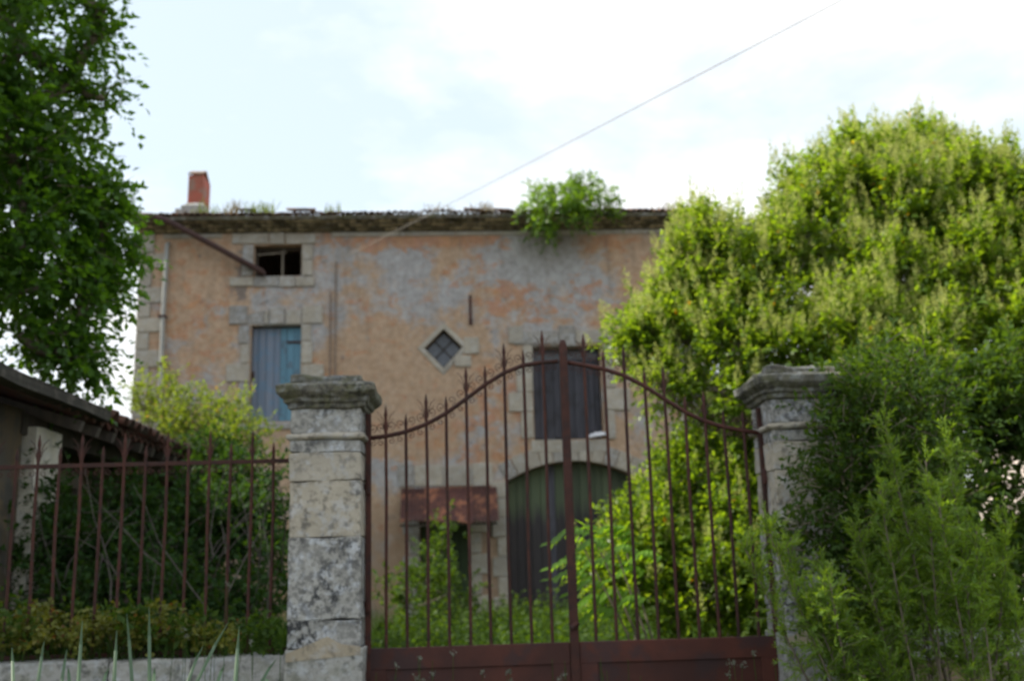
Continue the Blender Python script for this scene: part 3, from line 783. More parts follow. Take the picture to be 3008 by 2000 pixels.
# white cloth on the window sill, fallen gutter, overhead cable
u, z = P(1756, 1288, -.08)
cl = MB(); vs = []; fs = []
for j in range(7):
    for i in range(13):
        t = i / 12; q = j / 6
        vs.append((u - .17 + .34 * t, -.10 + .2 * q, z + .03 + .09 * math.sin(math.pi * q) * (.5 + .5 * math.sin(t * 3.1)) + .05 * t + rs.uniform(-.012, .012)))
for j in range(6):
    for i in range(12): fs.append((j * 13 + i, j * 13 + i + 1, (j + 1) * 13 + i + 1, (j + 1) * 13 + i))
o = cl.add(vs, fs).build('white_rag', M['cloth'], smooth=True)
def to_world(o, fr=HF):
    o.matrix_world = Matrix.Translation(Vector(fr.o)) @ Matrix.Rotation(fr.th, 4, 'Z'); return o
to_world(o); mo = o.modifiers.new('s', 'SOLIDIFY'); mo.thickness = .012
o['label'] = 'crumpled white rag lying on the sill of the dark shuttered window'; o['category'] = 'rag'
gp = [P(408, 632, -.45), P(450, 634, -.45), P(500, 650, -.42), P(600, 703, -.35), P(700, 758, -.22), P(779, 800, -.14)]
gw = [-.45, -.45, -.42, -.35, -.22, -.14]
pts = [(p[0], w_, p[1]) for p, w_ in zip(gp, gw)]
gt = thing('fallen_gutter', 'rust-brown gutter hanging slantwise from the eaves across the facade', 'gutter', HF, pts[0][0], -.45, pts[0][2])
vs = []; fs = []
nseg = 8
for i, p in enumerate(pts):
    for k in range(nseg + 1):
        a_ = math.pi + math.pi * k / nseg
        vs.append((p[0], p[1] + math.cos(a_) * .085, p[2] + math.sin(a_) * .125 + .03))
for i in range(len(pts) - 1):
    for k in range(nseg): fs.append((i * (nseg + 1) + k, i * (nseg + 1) + k + 1, (i + 1) * (nseg + 1) + k + 1, (i + 1) * (nseg + 1) + k))
o = MB().add(vs, fs).build('gutter_trough', M['gutter'], gt, smooth=True); mo = o.modifiers.new('s', 'SOLIDIFY'); mo.thickness = .012
MB().tube([(pts[0][0], -.45, pts[0][2] - .02), (pts[0][0], -.1, pts[0][2] + .05)], .012, 5).build('bracket', M['gutter'], gt)
MB().tube([(pts[2][0], -.42, pts[2][2] - .02), (pts[2][0], -.1, pts[2][2] + .05)], .012, 5).build('bracket', M['gutter'], gt)
cb = MB()
pa = np.array(HF.world(*(lambda q: (q[0], -.06, q[1]))(P(987, 766, -.06))))
pbv = at(2450, 0, 8.2); pcv = pbv + (pbv - pa) * .35
for sgn in (-.5, .5):
    ptsw = []
    for i in range(25):
        t = i / 24; p = pa * (1 - t) + pcv * t; p[2] -= .0; p = p + np.array([0, 0, sgn * .05 * (1 - t) ** 2]) - np.array([0, 0, .5]) * (t * (1 - t)) * .4
        ptsw.append(p)
    cb.tube(ptsw, .0028, 5)
o = cb.build('overhead_cable', M['cable'])
o['label'] = 'thin twin cable rising from the facade across the sky to the right'; o['category'] = 'cable'

# lower pink wing on the right, and a sunlit pale wall glimpsed through the leaves
WG = thing('house_wing', 'lower pink rendered wing glimpsed through the flowering shrubs on the right', 'house', HF, uR + 2.2, .8, 0)
MB().box(uR + .02, uR + 4.6, .8, 5, 0, 5.2).build('wall', M['pink_wall'], WG)
MB().prism([(uR + .02, 5.2), (uR + 4.8, 5.2), (uR + 4.8, 5.35), (uR + .02, 5.35)], .5, 5.3).build('roof', M['tile'], WG)
PW = thing('pale_outbuilding', 'sunlit pale limewashed wall seen in small gaps at the right edge', 'outbuilding', WF, 8.6, 16, 0)
MB().box(8.3, 12, 13.5, 19, 0, 4.4).build('wall', M['pale_wall'], PW)
MB().box(8.1, 12.2, 13.3, 19.2, 4.403, 4.55).build('roof', M['tile'], PW)

# ================================================================== SHED ON THE LEFT
SH = thing('tiled_shed', 'low old shed with sagging tiled eaves and a whitewashed pier behind the left railing', 'shed', SF, 3, 1, 0)
ze = 3.13
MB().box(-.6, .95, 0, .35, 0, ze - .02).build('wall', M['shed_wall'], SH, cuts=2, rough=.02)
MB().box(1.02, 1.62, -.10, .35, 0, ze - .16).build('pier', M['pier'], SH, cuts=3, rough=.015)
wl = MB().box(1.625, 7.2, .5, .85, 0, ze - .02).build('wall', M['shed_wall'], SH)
cut(wl, [MB().box(2.45, 3.45, .2, 1.2, -.1, 2.6), MB().box(4.6, 5.4, .2, 1.2, 1.0, 2.1)])
MB().box(-.6, 7.2, 4, 4.3, 0, 4.6).build('rear_wall', M['shed_wall'], SH)
MB().box(-.9, -.6, .0, 4.3, 0, 3.2).build('end_wall', M['shed_wall'], SH)
MB().box(7.2, 7.5, .0, 4.3, 0, 3.2).build('end_wall', M['shed_wall'], SH)
fr2 = MB().box(2.34, 2.45, .40, .52, 0, 2.6).box(3.45, 3.56, .40, .52, 0, 2.6).box(2.34, 3.56, .40, .52, 2.6, 2.72).build('door_frame', M['timber'], SH)
for i in range(5): MB().box(2.47 + .195 * i, 2.47 + .195 * (i + 1) - .008, .6, .63, 0, 2.58).build('plank', M['dark_timber'], fr2)
MB().box(.9, 7.2, -.02, .16, ze - .24, ze - .05).build('eave_beam', M['dark_timber'], SH, rough=.01, cuts=1)
for i in range(14):
    u = 1.2 + i * .44
    o = MB().box(u, u + .08, -.42, 1.0, 0, .10).build('rafter', M['dark_timber'], SH)
    b0 = base_of(SH); o.rotation_euler = (R_(18), 0, 0); o.location = (0, -.0, ze - .02 - .0); 
    # rotate about the eave line
    o.matrix_basis = Matrix.Translation(Vector((0, -b0[1], ze - b0[2] - .06))) @ Matrix.Rotation(R_(18), 4, 'X') @ Matrix.Translation(Vector((0, b0[1], b0[2])))
vs = []; fs = []; nW = 41 * 4
for j, wv in enumerate((-.42, 4.5)):
    for i in range(nW + 1):
        u = -.95 + 8.6 * i / nW
        vs.append((u, wv, ze + .05 + (wv + .42) * math.tan(R_(18)) + abs(math.sin(math.pi * i / 4)) * .06 - .03 - .10 * math.sin(max(0, u) / 7.2 * 3.14)))
for i in range(nW): fs.append((i, i + 1, nW + 2 + i, nW + 1 + i))
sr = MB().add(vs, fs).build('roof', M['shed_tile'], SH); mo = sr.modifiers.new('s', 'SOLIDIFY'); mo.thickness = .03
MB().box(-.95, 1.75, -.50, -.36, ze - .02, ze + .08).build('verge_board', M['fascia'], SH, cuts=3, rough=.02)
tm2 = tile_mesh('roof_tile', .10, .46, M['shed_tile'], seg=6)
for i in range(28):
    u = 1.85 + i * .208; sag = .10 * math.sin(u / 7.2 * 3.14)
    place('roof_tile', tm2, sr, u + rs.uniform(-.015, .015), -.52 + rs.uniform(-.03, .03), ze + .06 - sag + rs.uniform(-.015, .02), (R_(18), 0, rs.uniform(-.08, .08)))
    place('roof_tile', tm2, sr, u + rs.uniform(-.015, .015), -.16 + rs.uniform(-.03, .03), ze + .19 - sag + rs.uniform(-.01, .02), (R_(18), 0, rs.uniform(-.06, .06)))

# ================================================================== FRONT WALL, PILLARS, GATE, RAILINGS
Q = GF.px
WP = -.26                                  # pillar front plane; the gate hangs on the mid plane w=0
def pillar(name, label, u0, u1, z_cap_top, sgn):
    T = thing(name, label, 'pillar', GF, (u0 + u1) / 2, 0, 0, group='stone gate pillars')
    W = u1 - u0; w0, w1 = WP, WP + W
    zz = lambda y: Q(955, y, WP)[1]
    def ring(e, y): return (u0 - e, u1 + e, w0 - e, w1 + e, y)
    def blk(z0, z1, e=0, mat='pillar', seed=0, nm='stone_block'):
        mb = MB()
        nz = max(2, int((z1 - z0) / .06))
        mb.box(u0 - e, u1 + e, w0 - e, w1 + e, z0 + .001, z1 - .001)
        return mb.build(nm, M[mat], T, bevel=.006, cuts=5, rough=.012, seed=seed + u0)
    ys = [1327, 1411, 1577, 1820]
    z1 = zz(1290)
    blk(zz(ys[0]), z1, .0, 'pillar_speckled', 1)
    blk(zz(ys[1]), zz(ys[0]), .003, 'pillar', 2)
    blk(zz(ys[2]), zz(ys[1]), .0, 'pillar', 3)
    blk(zz(ys[3]), zz(ys[2]), .004, 'pillar_speckled', 4)
    blk(zz(1905), zz(ys[3]), .0, 'pillar_speckled', 5)
    blk(-.2, zz(1905), .02, 'coping', 6)
    mo_ = MB().add([(u0 - .006, w0 - .022, zz(1940)), (u1 + .004, w0 - .022, zz(1925)), (u1 + .004, w0 - .022, zz(1900)), (u0 + W * .75, w0 - .022, zz(1892)), (u0 + W * .55, w0 - .022, zz(1868)), (u0 + W * .3, w0 - .022, zz(1890)), (u0 - .006, w0 - .022, zz(1915)),
                    ] , [(0, 1, 2, 3, 4, 5, 6)]).build('mortar_patch', M['mortar'], T)
    m2 = mo_.modifiers.new('s', 'SOLIDIFY'); m2.thickness = .012
    # astragal
    MB().rings([ring(.0, zz(1291)), ring(.02, zz(1289)), ring(.032, zz(1284)), ring(.032, zz(1278)), ring(.02, zz(1273)), ring(0, zz(1270))]).build('necking', M['pillar'], T, bevel=.004, cuts=3, rough=.008, seed=7)
    blk(zz(1271), zz(1194), -.004, 'pillar_speckled' , 8, 'neck_block')
    zc = lambda y: Q(955, y, WP - .08)[1]
    MB().rings([ring(.0, zc(1196)), ring(.025, zc(1192)), ring(.03, zc(1180)), ring(.05, zc(1176)), ring(.055, zc(1166)), ring(.085, zc(1156)), ring(.10, zc(1150)), ring(.105, zc(1130)), ring(.08, zc(1124)), ring(.02, zc(1116))]).build('cornice', M['cap'], T, bevel=.004, cuts=4, rough=.014, seed=9)
    MB().rings([ring(.012, zc(1120)), ring(.012, zc(1100)), ring(-.01, zc(1094))]).build('cap_slab', M['cap'], T, bevel=.006, cuts=6, rough=.022, seed=10)
    return T
uA0 = Q(850, 1500, WP)[0]; uA1 = Q(1059, 1500, WP)[0]
PL = pillar('gate_pillar', 'left gate pillar of pale stone blocks with black-lichened moulded cap, fully in view', uA0, uA1, 0, 1)
uB0 = Q(2270, 1300, WP)[0]
PRt = pillar('gate_pillar', 'right gate pillar with moulded cap, half buried in leafy shrubs', uB0, uB0 + (uA1 - uA0), 0, -1)

ss = MB
def spiral(cx, cz, r0, turns, a0, dirn, w_=0):
    pts = []
    for i in range(18):
        t = i / 17; a_ = a0 + dirn * turns * 2 * math.pi * t; r_ = r0 * (1 - .82 * t)
        pts.append((cx + math.cos(a_) * r_, w_, cz + math.sin(a_) * r_))
    return pts
def finial(mb, u, z0, z1, tall, r=.0125):
    j = lambda: RNG.normal() * .0035
    mb.tube([(u, 0, z0), (u + j(), j(), z0 + (z1 - z0) * .3), (u + j(), j(), z0 + (z1 - z0) * .62), (u, 0, z1 - .11), (u, 0, z1 - .09), (u, 0, z1 - .07), (u, 0, z1)], [r, r, r, r, r, r * 1.25, .003], 6)
def spray(mb, u, z):
    for s in (-1, 1):
        mb.tube([(u + s * .010, 0, z - .13), (u + s * .016, 0, z - .06), (u + s * .035, 0, z + .0), (u + s * .07, 0, z + .035)], [.004, .004, .0035, .002], 4)
        mb.tube([(u + s * .010, 0, z - .12), (u + s * .03, 0, z - .055), (u + s * .06, 0, z - .02)], [.003, .003, .002], 4)
def gate_leaf(label, stile_px, bars, rail_px, panel_y, centre, hinge_u, seed):
    L = thing('gate_leaf', label, 'gate', GF, hinge_u, 0, 0, group='rusty wrought iron gate leaves')
    ru = [Q(*p) for p in rail_px]
    rail = MB().tube([(u, 0, z) for u, z in ru], .017, 6).build('top_rail', M['rust'], L, smooth=True)
    rz = lambda u: float(np.interp(u, sorted(q[0] for q in ru), [q[1] for q in sorted(ru)]))
    zp = panel_y
    us = []
    for (bx, by, tall) in bars:
        u, zt_ = Q(bx, by); us.append(u)
        bar = MB(); finial(bar, u, zp, zt_, tall)
        b_ = bar.build('bar', M['rust'], L)
        if tall:
            s_ = MB(); spray(s_, u, zt_ - .075); s_.build('leaf_spray', M['rust'], b_)
    allu = sorted(us + [Q(*stile_px[0])[0], centre])
    for i in range(len(allu) - 1):
        a_, b2 = allu[i], allu[i + 1]
        for (f, s, r_, up_) in ((.27, -1, .034, 1), (.73, 1, .034, 1), (.27, -1, .026, -1), (.73, 1, .026, -1)):
            u = a_ + (b2 - a_) * f; z = rz(u) + up_ * (r_ + .018 + (.02 if up_ > 0 else .0))
            pts = spiral(u, z, r_, 1.25, R_(-90 if up_ > 0 else 90), -s * up_)
            MB().tube(pts, .0035, 4).build('scroll', M['rust'], L)
    # stile, foot panel with a raised frame
    (u0, zt0) = Q(*stile_px[0])
    st = MB().box(u0 - .022, u0 + .022, -.02, .02, .08, zt0).build('hinge_stile', M['rust'], L, bevel=.004)
    lo, hi = min(u0, centre), max(u0, centre)
    fr = MB().box(lo, hi, -.018, .018, zp - .15, zp).box(lo, hi, -.018, .018, .08, .22).box(lo, lo + .13, -.018, .018, .22, zp - .15).box(hi - .13, hi, -.018, .018, .22, zp - .15).build('foot_frame', M['rust_panel'], L, bevel=.003)
    MB().box(lo + .13, hi - .13, -.004, .006, .22, zp - .15).build('foot_panel', M['rust_panel'], L)
    for zh in (.5, 1.35, 2.2): 
        MB().box(min(u0, hinge_u) - .005, max(u0, hinge_u) + .005, -.012, .012, zh, zh + .045).tube([(u0, -.03, zh - .03), (u0, -.03, zh + .08)], .02, 6).build('hinge', M['rust'], L)
    return L
uc = Q(1668, 1400)[0]
LBARS = [(1133, 1192, 1), (1192, 1216, 0), (1251, 1156, 1), (1310, 1164, 0), (1368, 1078, 1), (1424, 1074, 0), (1479, 1008, 1), (1536, 1028, 0), (1591, 970, 1)]
LRAIL = [(1074, 1288), (1133, 1281), (1192, 1268), (1251, 1246), (1310, 1214), (1368, 1172), (1424, 1130), (1479, 1096), (1536, 1073), (1591, 1064), (1640, 1061)]
RBARS = [(1712, 981, 1), (1771, 1027, 0), (1830, 1015, 1), (1891, 1082, 0), (1946, 1076, 1), (2010, 1162, 0), (2065, 1147, 1), (2123, 1204, 0), (2180, 1206, 1)]
RRAIL = [(1665, 1064), (1690, 1068), (1712, 1072), (1771, 1083), (1830, 1102), (1891, 1132), (1946, 1168), (2010, 1208), (2065, 1235), (2123, 1253), (2180, 1264), (2234, 1272)]
zP = 1.06
GL = gate_leaf('left leaf of the rusty iron gate, hinged on the fully visible pillar', [(1082, 1215)], LBARS, LRAIL, zP, uc - .035, uA1 + .0, 1)
GR = gate_leaf('right leaf of the rusty iron gate, hinged on the shrub-covered pillar', [(2229, 1198)], RBARS, RRAIL, zP, uc + .035, uB0, 2)
zc0 = Q(1651, 998)[1]
MB().rings([(uc - .034, uc + .034, -.035, .02, .08), (uc - .03, uc + .03, -.035, .02, zc0 - .12), (uc - .034, uc + .034, -.035, .022, zc0 - .11), (uc - .026, uc + .026, -.03, .02, zc0 - .03), (uc - .012, uc + .012, -.012, .012, zc0)]).build('meeting_stile', M['rust'], GL, bevel=.003)
MB().tube([(uc - .02, -.05, 1.16), (uc + .03, -.05, 1.2)], .02, 8).build('lock_knob', M['rust'], GL)

def railing(label, fu0, fu1, spacing, gname, ztop=None, tall0=0):
    F = thing('iron_railing', label, 'railing', GF, (fu0 + fu1) / 2, 0, 1.0, group=gname)
    zr = Q(500, 1361)[1]; zb = 1.06
    MB().box(fu0, fu1, -.008, .008, zr - .016, zr + .016).build('top_rail', M['rust'], F, bevel=.002)
    MB().box(fu0, fu1, -.008, .008, zb, zb + .03).build('bottom_rail', M['rust'], F, bevel=.002)
    return F, zr, zb
fu0, fu1 = -5.6, uA0
FL, zr, zb = railing('rusted spear-topped railing on the low wall left of the gate', fu0, fu1, .155, None)
i = 0; u = Q(803, 1357)[0]
while u > fu0 + .05:
    tall = i % 2 == 1; zt_ = zr + (.235 if tall else .14)
    bar = MB(); finial(bar, u, zb - .06, zt_, tall, .0125); b_ = bar.build('bar', M['rust'], FL)
    if tall: s_ = MB(); spray(s_, u, zt_ - .07); s_.build('leaf_spray', M['rust'], b_)
    for sg in (-1, 1):
        pts = spiral(u + sg * .045, zr - .052, .028, 1.2, R_(90), sg); MB().tube(pts, .0035, 4).build('scroll', M['rust'], FL)
    u -= .157; i += 1
def plinth(label, a_, b_, seed):
    T = thing('low_wall', label, 'wall', GF, (a_ + b_) / 2, 0, 0, group='low front walls beside the gate')
    MB().box(a_, b_, -.2, .2, -.2, .86).build('wall_body', M['old_wall'], T, cuts=6, rough=.025, seed=seed)
    u = a_; r = random.Random(seed)
    while u < b_ - .01:
        n_ = min(b_, u + .55 + r.random() * .5)
        if b_ - n_ < .2: n_ = b_
        MB().box(u + .004, n_ - .004, -.25, .25, .862, 1.045 + r.uniform(-.012, .012)).build('coping_stone', M['coping'], T, bevel=.016, cuts=4, rough=.016, seed=seed + u)
        u = n_
plinth('low rendered wall with grey coping stones under the left railing', -5.6, uA0, 5)
plinth('low rendered wall beyond the right pillar behind the feathery shrub', uA1 - uA0 + uB0, uB0 + 3.6, 8)
for e in (): pass

# ================================================================== VEGETATION
# big tree on the left
tree_l = [LB(60, 130, 220, 9.6), LB(215, 250, 110, 9.8), LB(20, 420, 230, 9.4), LB(180, 470, 160, 9.8), LB(60, 650, 230, 9.5), LB(220, 620, 170, 9.9), LB(300, 640, 90, 10), LB(300, 720, 105, 10), LB(265, 550, 80, 9.9),
          LB(110, 850, 200, 9.6), LB(285, 770, 100, 10), LB(250, 850, 130, 9.8), LB(300, 800, 85, 9.9), LB(230, 1060, 75, 9.8), LB(150, 1030, 80, 9.7), LB(60, 980, 110, 9.5), LB(205, 970, 85, 9.8), LB(250, 1040, 50, 9.8), LB(-160, 300, 250, 9.6), LB(-160, 800, 250, 9.6),
          LB(280, 110, 60, 9.7), LB(300, 45, 40, 9.7), LB(300, 290, 50, 9.7), LB(-100, -150, 250, 9.8), LB(130, -60, 150, 9.5),
          ((-6.0, 8.4, 4.6), .9), ((-5.6, 8.2, 6.0), 1.0), ((-6.4, 8.0, 7.2), 1.1), ((-5.6, 8.6, 8.2), 1.0), ((-6.6, 7.4, 5.8), 1.0), ((-6.9, 7.0, 7.2), 1.0), ((-6.2, 7.2, 8.4), 1.0), ((-5.3, 9.4, 9.2), .9), ((-7.2, 9.0, 8.2), 1.1), ((-7.4, 8.6, 6.4), 1.0), ((-7.0, 6.6, 9.0), .9), ((-5.4, 7.8, 10.0), 1.0), ((-6.4, 8.6, 10.6), 1.0)]  # lobes out of view, added to shade the pillar, gate and feathery shrub
shrub('broadleaf_tree', 'big dark green broadleaf tree overhanging the shed at the left edge', 'tree', tree_l, (-6.8, 9.6, 0), 'leaf_tree',
      per=88, shoots=12, slen=.32, k=9, ll=.085, lw=.054, upb=-.05, outw=.7, spread=.55, droop=.35, flat=1, inner=.25, limb_r=.09, seed=21, jitter=.08, stems=3)
for (px_, py_, ex, ey) in ((270, 130, 395, 92), (240, 310, 375, 292), (300, 40, 330, -30), (330, 780, 425, 800), (220, 1050, 300, 1120)):
    pass
# flowering privet-like trees on the right
pv_hi = [LB(2400, 570, 115, 13), LB(2530, 500, 120, 13.3), LB(2700, 490, 130, 13.5), LB(2620, 640, 200, 13), LB(2850, 600, 170, 13), LB(2980, 560, 110, 12.6), LB(2380, 720, 140, 12.8),
         LB(2850, 820, 200, 12.4), LB(2620, 850, 150, 12.2), LB(2240, 740, 85, 13.2), LB(3120, 700, 250, 12.5), LB(2950, 1000, 170, 12), LB(3200, 1100, 260, 12), LB(2500, 960, 130, 12), LB(2760, 980, 150, 11.9), LB(2480, 800, 130, 12.6), LB(2700, 740, 150, 12.8), LB(2300, 800, 90, 12.7), LB(2420, 960, 70, 12.3), LB(2900, 700, 150, 12.8), LB(2560, 560, 120, 13.2), LB(2780, 560, 130, 13.3)]
shrub('flowering_privet', 'tallest flowering privet with pale sprays, its rounded top highest on the right', 'tree', pv_hi, (5.0, 13.4, .25), 'leaf_privet',
      per=200, shoots=13, slen=.34, k=12, ll=.085, lw=.040, upb=.50, outw=.7, spread=.45, jitter=.05, droop=.10, flat=.95, inner=.5, limb_r=.07, panicle=.55, seed=31, group='flowering privets behind the right pillar')
pv_mid = [LB(2080, 700, 100, 12.9), LB(2160, 820, 130, 12.7), LB(2010, 860, 100, 12.8), LB(1990, 1000, 110, 12.6), LB(1905, 1060, 70, 12.5), LB(2160, 1020, 130, 12.3), LB(2290, 900, 80, 12.2), LB(2100, 1140, 80, 12.1), LB(2280, 1130, 90, 12),
          LB(2000, 940, 90, 12.7), LB(2480, 1060, 130, 11.8), LB(2690, 1080, 150, 11.6), LB(1860, 1010, 80, 12.6), LB(1960, 1130, 100, 12.4), LB(1900, 940, 70, 12.7), LB(2190, 1190, 90, 12), LB(2080, 780, 120, 12.8), LB(2200, 930, 130, 12.5), LB(2330, 1030, 110, 12.1), LB(2100, 960, 120, 12.6), LB(2240, 760, 90, 12.8), LB(1880, 1000, 80, 12.6)]
shrub('flowering_privet', 'leaning flowering privet whose lit left side hides the facade corner', 'tree', pv_mid, (3.3, 12.6, .25), 'leaf_privet',
      per=230, shoots=13, slen=.32, k=12, ll=.08, lw=.038, upb=.5, outw=.7, spread=.45, jitter=.05, droop=.10, flat=.95, inner=.5, limb_r=.055, panicle=.5, seed=41, group='flowering privets behind the right pillar')
pv_low = [LB(2080, 1350, 115, 12.3), LB(2170, 1420, 130, 12.2), LB(1990, 1470, 110, 12), LB(2130, 1600, 150, 11.8), LB(1930, 1600, 120, 11.8), LB(1860, 1710, 110, 11.5), LB(2050, 1760, 140, 11.4), LB(2210, 1740, 130, 11.4), LB(2230, 1560, 110, 11.7), LB(2260, 1330, 95, 12), LB(1790, 1680, 90, 11.4), LB(2110, 1260, 80, 12.3), LB(1850, 1560, 80, 11.8), LB(1950, 1380, 60, 12.1)]
shrub('leafy_bush', 'sunlit bright green bush filling the right leaf of the gate', 'bush', pv_low, (2.4, 12.0, .1), 'leaf_privet',
      per=260, shoots=13, slen=.28, k=12, ll=.075, lw=.038, upb=.45, outw=.65, spread=.5, jitter=.05, droop=.12, flat=.95, inner=.4, limb_r=.03, panicle=.10, seed=51)
dk = [LB(2450, 1180, 110, 9.6), LB(2650, 1200, 170, 9.5), LB(2850, 1230, 190, 9.6), LB(2620, 1420, 170, 9.2), LB(2780, 1500, 190, 9.0), LB(3020, 1500, 150, 9.2), LB(2500, 1600, 130, 9.0), LB(2650, 1700, 160, 8.9), LB(2980, 1150, 170, 9.6), LB(3080, 1350, 160, 9.5), LB(2480, 1380, 100, 9.1), LB(3030, 1300, 90, 9.5), LB(3010, 1700, 160, 9), LB(2880, 1720, 150, 9), LB(2780, 1880, 150, 8.9), LB(2960, 1880, 150, 8.8), LB(2540, 1130, 90, 9.8), LB(2700, 1300, 150, 9.4)]
shrub('dark_shrub', 'dense dark green shrub rising behind the right-hand low wall', 'shrub', dk, (4.0, 9.4, 0), 'leaf_dark',
      per=170, shoots=13, slen=.32, k=11, ll=.08, lw=.036, upb=.35, outw=.7, spread=.5, jitter=.06, droop=.2, flat=.95, inner=.3, limb_r=.035, seed=61, panicle=0)
ov = [LB(2530, 1170, 115, 7.5), LB(2600, 1290, 130, 7.4), LB(2480, 1330, 105, 7.35), LB(2450, 1460, 105, 7.3), LB(2400, 1570, 95, 7.3), LB(2520, 1600, 115, 7.25), LB(2470, 1700, 95, 7.2), LB(2640, 1450, 130, 7.3), LB(2740, 1230, 120, 7.5), LB(2290, 1560, 60, 7.3), LB(2440, 1240, 70, 7.4), LB(2640, 1120, 90, 7.6), LB(2560, 1750, 110, 7.2)]
shrub('climbing_shrub', 'deep green shrub climbing over the front of the right pillar', 'shrub', ov, (2.75, 7.25, 0), 'leaf_dark',
      per=800, shoots=6, slen=.20, k=10, ll=.055, lw=.024, upb=.25, outw=.7, spread=.5, droop=.2, flat=1, inner=.3, limb_r=.012, seed=71, jitter=.08)
# feathery light green shrub in front
def feather():
    rng = np.random.default_rng(81)
    root = thing('feathery_shrub', 'light green feathery shrub with thin upright stems before the right wall', 'shrub', WF, 2.6, 6.7, 0)
    b = np.array([2.6, 6.7, 0])
    tips = [(2250, 1540), (2310, 1600), (2190, 1610), (2600, 1250), (2580, 1420), (2780, 1290), (2800, 1420), (2860, 1560), (2720, 1560), (2640, 1620), (2960, 1540), (2930, 1640), (2560, 1700), (2440, 1720), (2380, 1760), (2480, 1850),
            (2700, 1700), (2780, 1660), (2840, 1720), (2420, 1680), (2560, 1830), (2620, 1780), (2660, 1900), (2450, 1930), (2720, 1350), (2660, 1480), (2520, 1560), (2900, 1800), (2980, 1760), (2580, 1940), (2760, 1490), (2600, 1560), (2540, 1880), (2500, 1780)]
    st = MB(); Qs = []; TW = []
    for (tx, ty) in tips:
        Y = 6.45 + rng.random() * .6
        tip = at(tx, ty, Y); b0 = b + np.array([rng.normal() * .12 + (tip[0] - b[0]) * .45, rng.normal() * .1, 0])
        mid = b0 * .5 + tip * .5 + np.array([(tip[0] - b0[0]) * .12, 0, .05])
        pts = []
        for i in range(12):
            t = i / 11; pts.append((1 - t) ** 2 * b0 + 2 * t * (1 - t) * mid + t * t * tip)
        st.tube(pts, [.009 * (1 - t_ / 12) + .002 for t_ in range(12)], 5)
        nsh = 60
        T = .45 + .55 * rng.random(nsh) ** .8
        idx = T * 11
        PP = np.array([np.array(pts[int(min(10, i))]) * (1 - (i - int(min(10, i)))) + np.array(pts[int(min(10, i)) + 1]) * (i - int(min(10, i))) for i in idx])
        V = unit(rng.normal(size=(nsh, 3)) * .55 + np.array([0, 0, .75])); L = (.10 + .13 * rng.random(nsh)) * (1.25 - T * .5)
        Qs.append(leaves_on(PP, V, L, 24, .044, .0085, rng, .6, .1, .0)); TW.append(twig_quads(PP, V, L, .0018))
        PPt = tip[None]; Vt = np.array([[0., 0, 1.]]); Qs.append(leaves_on(PPt, Vt, np.array([.13]), 30, .04, .006, rng, .5, .0, 0))
    quads_mesh('feathery_foliage', np.concatenate(Qs) - b, M['leaf_feather'], root)
    quads_mesh('twigs', np.concatenate(TW) - b, M['bark'], root)['kind'] = 'stuff'
    st.build('stems', M['bark'], root, smooth=True)
feather()
# bright pinnate plant at the gate centre
def frond_plant():
    root = thing('pinnate_sapling', 'bright lime green sapling with long rows of paired leaflets behind the gate centre', 'sapling', WF, 1.35, 10.0, 0)
    rng = random.Random(9)
    lm = bpy.data.meshes.new('leaflet')
    vs = [(0, 0, 0), (.03, .022, .004), (.09, .026, 0), (.15, 0, -.012), (.09, -.026, 0), (.03, -.022, .004), (.07, 0, -.006)]
    lm.from_pydata(vs, [], [(0, 6, 2, 1), (6, 3, 2), (0, 5, 4, 6), (6, 4, 3)]); lm.materials.append(M['leaf_frond']); lm.update()
    stem = MB()
    fr = []
    for (sx, top) in ((1690, 1560), (1730, 1540), (1790, 1560), (1840, 1620)):
        t = at(sx, top, 10.0 + rng.random() * .5); stem.tube([(1.35 + (t[0] - 1.35) * .4, 10, 0), tuple((np.array([1.35, 10, 0]) + t) / 2 + np.array([0.05, 0, 0])), tuple(t)], [.014, .011, .006], 6)
    stem.build('stem', M['bark'], root)
    defs = [(1625, 1590, 1740, 1570), (1625, 1665, 1750, 1650), (1628, 1700, 1750, 1705), (1690, 1625, 1790, 1600), (1680, 1740, 1780, 1720), (1690, 1790, 1790, 1760), (1760, 1560, 1850, 1590),
            (1700, 1680, 1820, 1660), (1780, 1640, 1880, 1620), (1740, 1780, 1850, 1740), (1800, 1700, 1900, 1680), (1720, 1545, 1800, 1620), (1700, 1830, 1820, 1800), (1800, 1800, 1900, 1760), (1850, 1650, 1950, 1640), (1800, 1550, 1880, 1610)]
    b = np.array([1.35, 10.0, 0])
    for (tx, ty, bx, by) in defs:
        Y = 9.8 + rng.random() * .7
        tip = at(tx, ty, Y - .1); bs = at(bx, by, Y + .15)
        pts = [bs * (1 - t) + tip * t + np.array([0, 0, .10 * math.sin(math.pi * t)]) for t in np.linspace(0, 1, 8)]
        f = MB().tube(pts, [.004] * 8, 4).build('frond', M['leaf_frond'], root)
        d = unit(tip - bs); n_ = 8
        for k in range(n_ * 2 - 1):
            t = .12 + .88 * (k // 2) / (n_ - 1) if k < 2 * n_ - 2 else 1.0
            p = bs * (1 - t) + tip * t + np.array([0, 0, .10 * math.sin(math.pi * t)])
            side = np.array([0, -1, .1]) if k % 2 else np.array([0, 1, .1])
            if k == 2 * n_ - 2: dr = d + np.array([0, 0, -.1])
            else: dr = unit(d * .5 + side * .75 + np.array([0, 0, -.45 + rng.uniform(-.15, .15)]))
            X = Vector(dr).normalized(); Zv = (Vector((0, -.35, 1)) - X * Vector((0, -.35, 1)).dot(X)).normalized(); Yv = Zv.cross(X)
            mt = Matrix((X, Yv, Zv)).transposed().to_4x4(); mt = mt @ Matrix.Diagonal((1.1, 1.1, 1.1, 1)); mt.translation = Vector(p - b)
            o = link('leaflet', lm, f); o.matrix_basis = mt
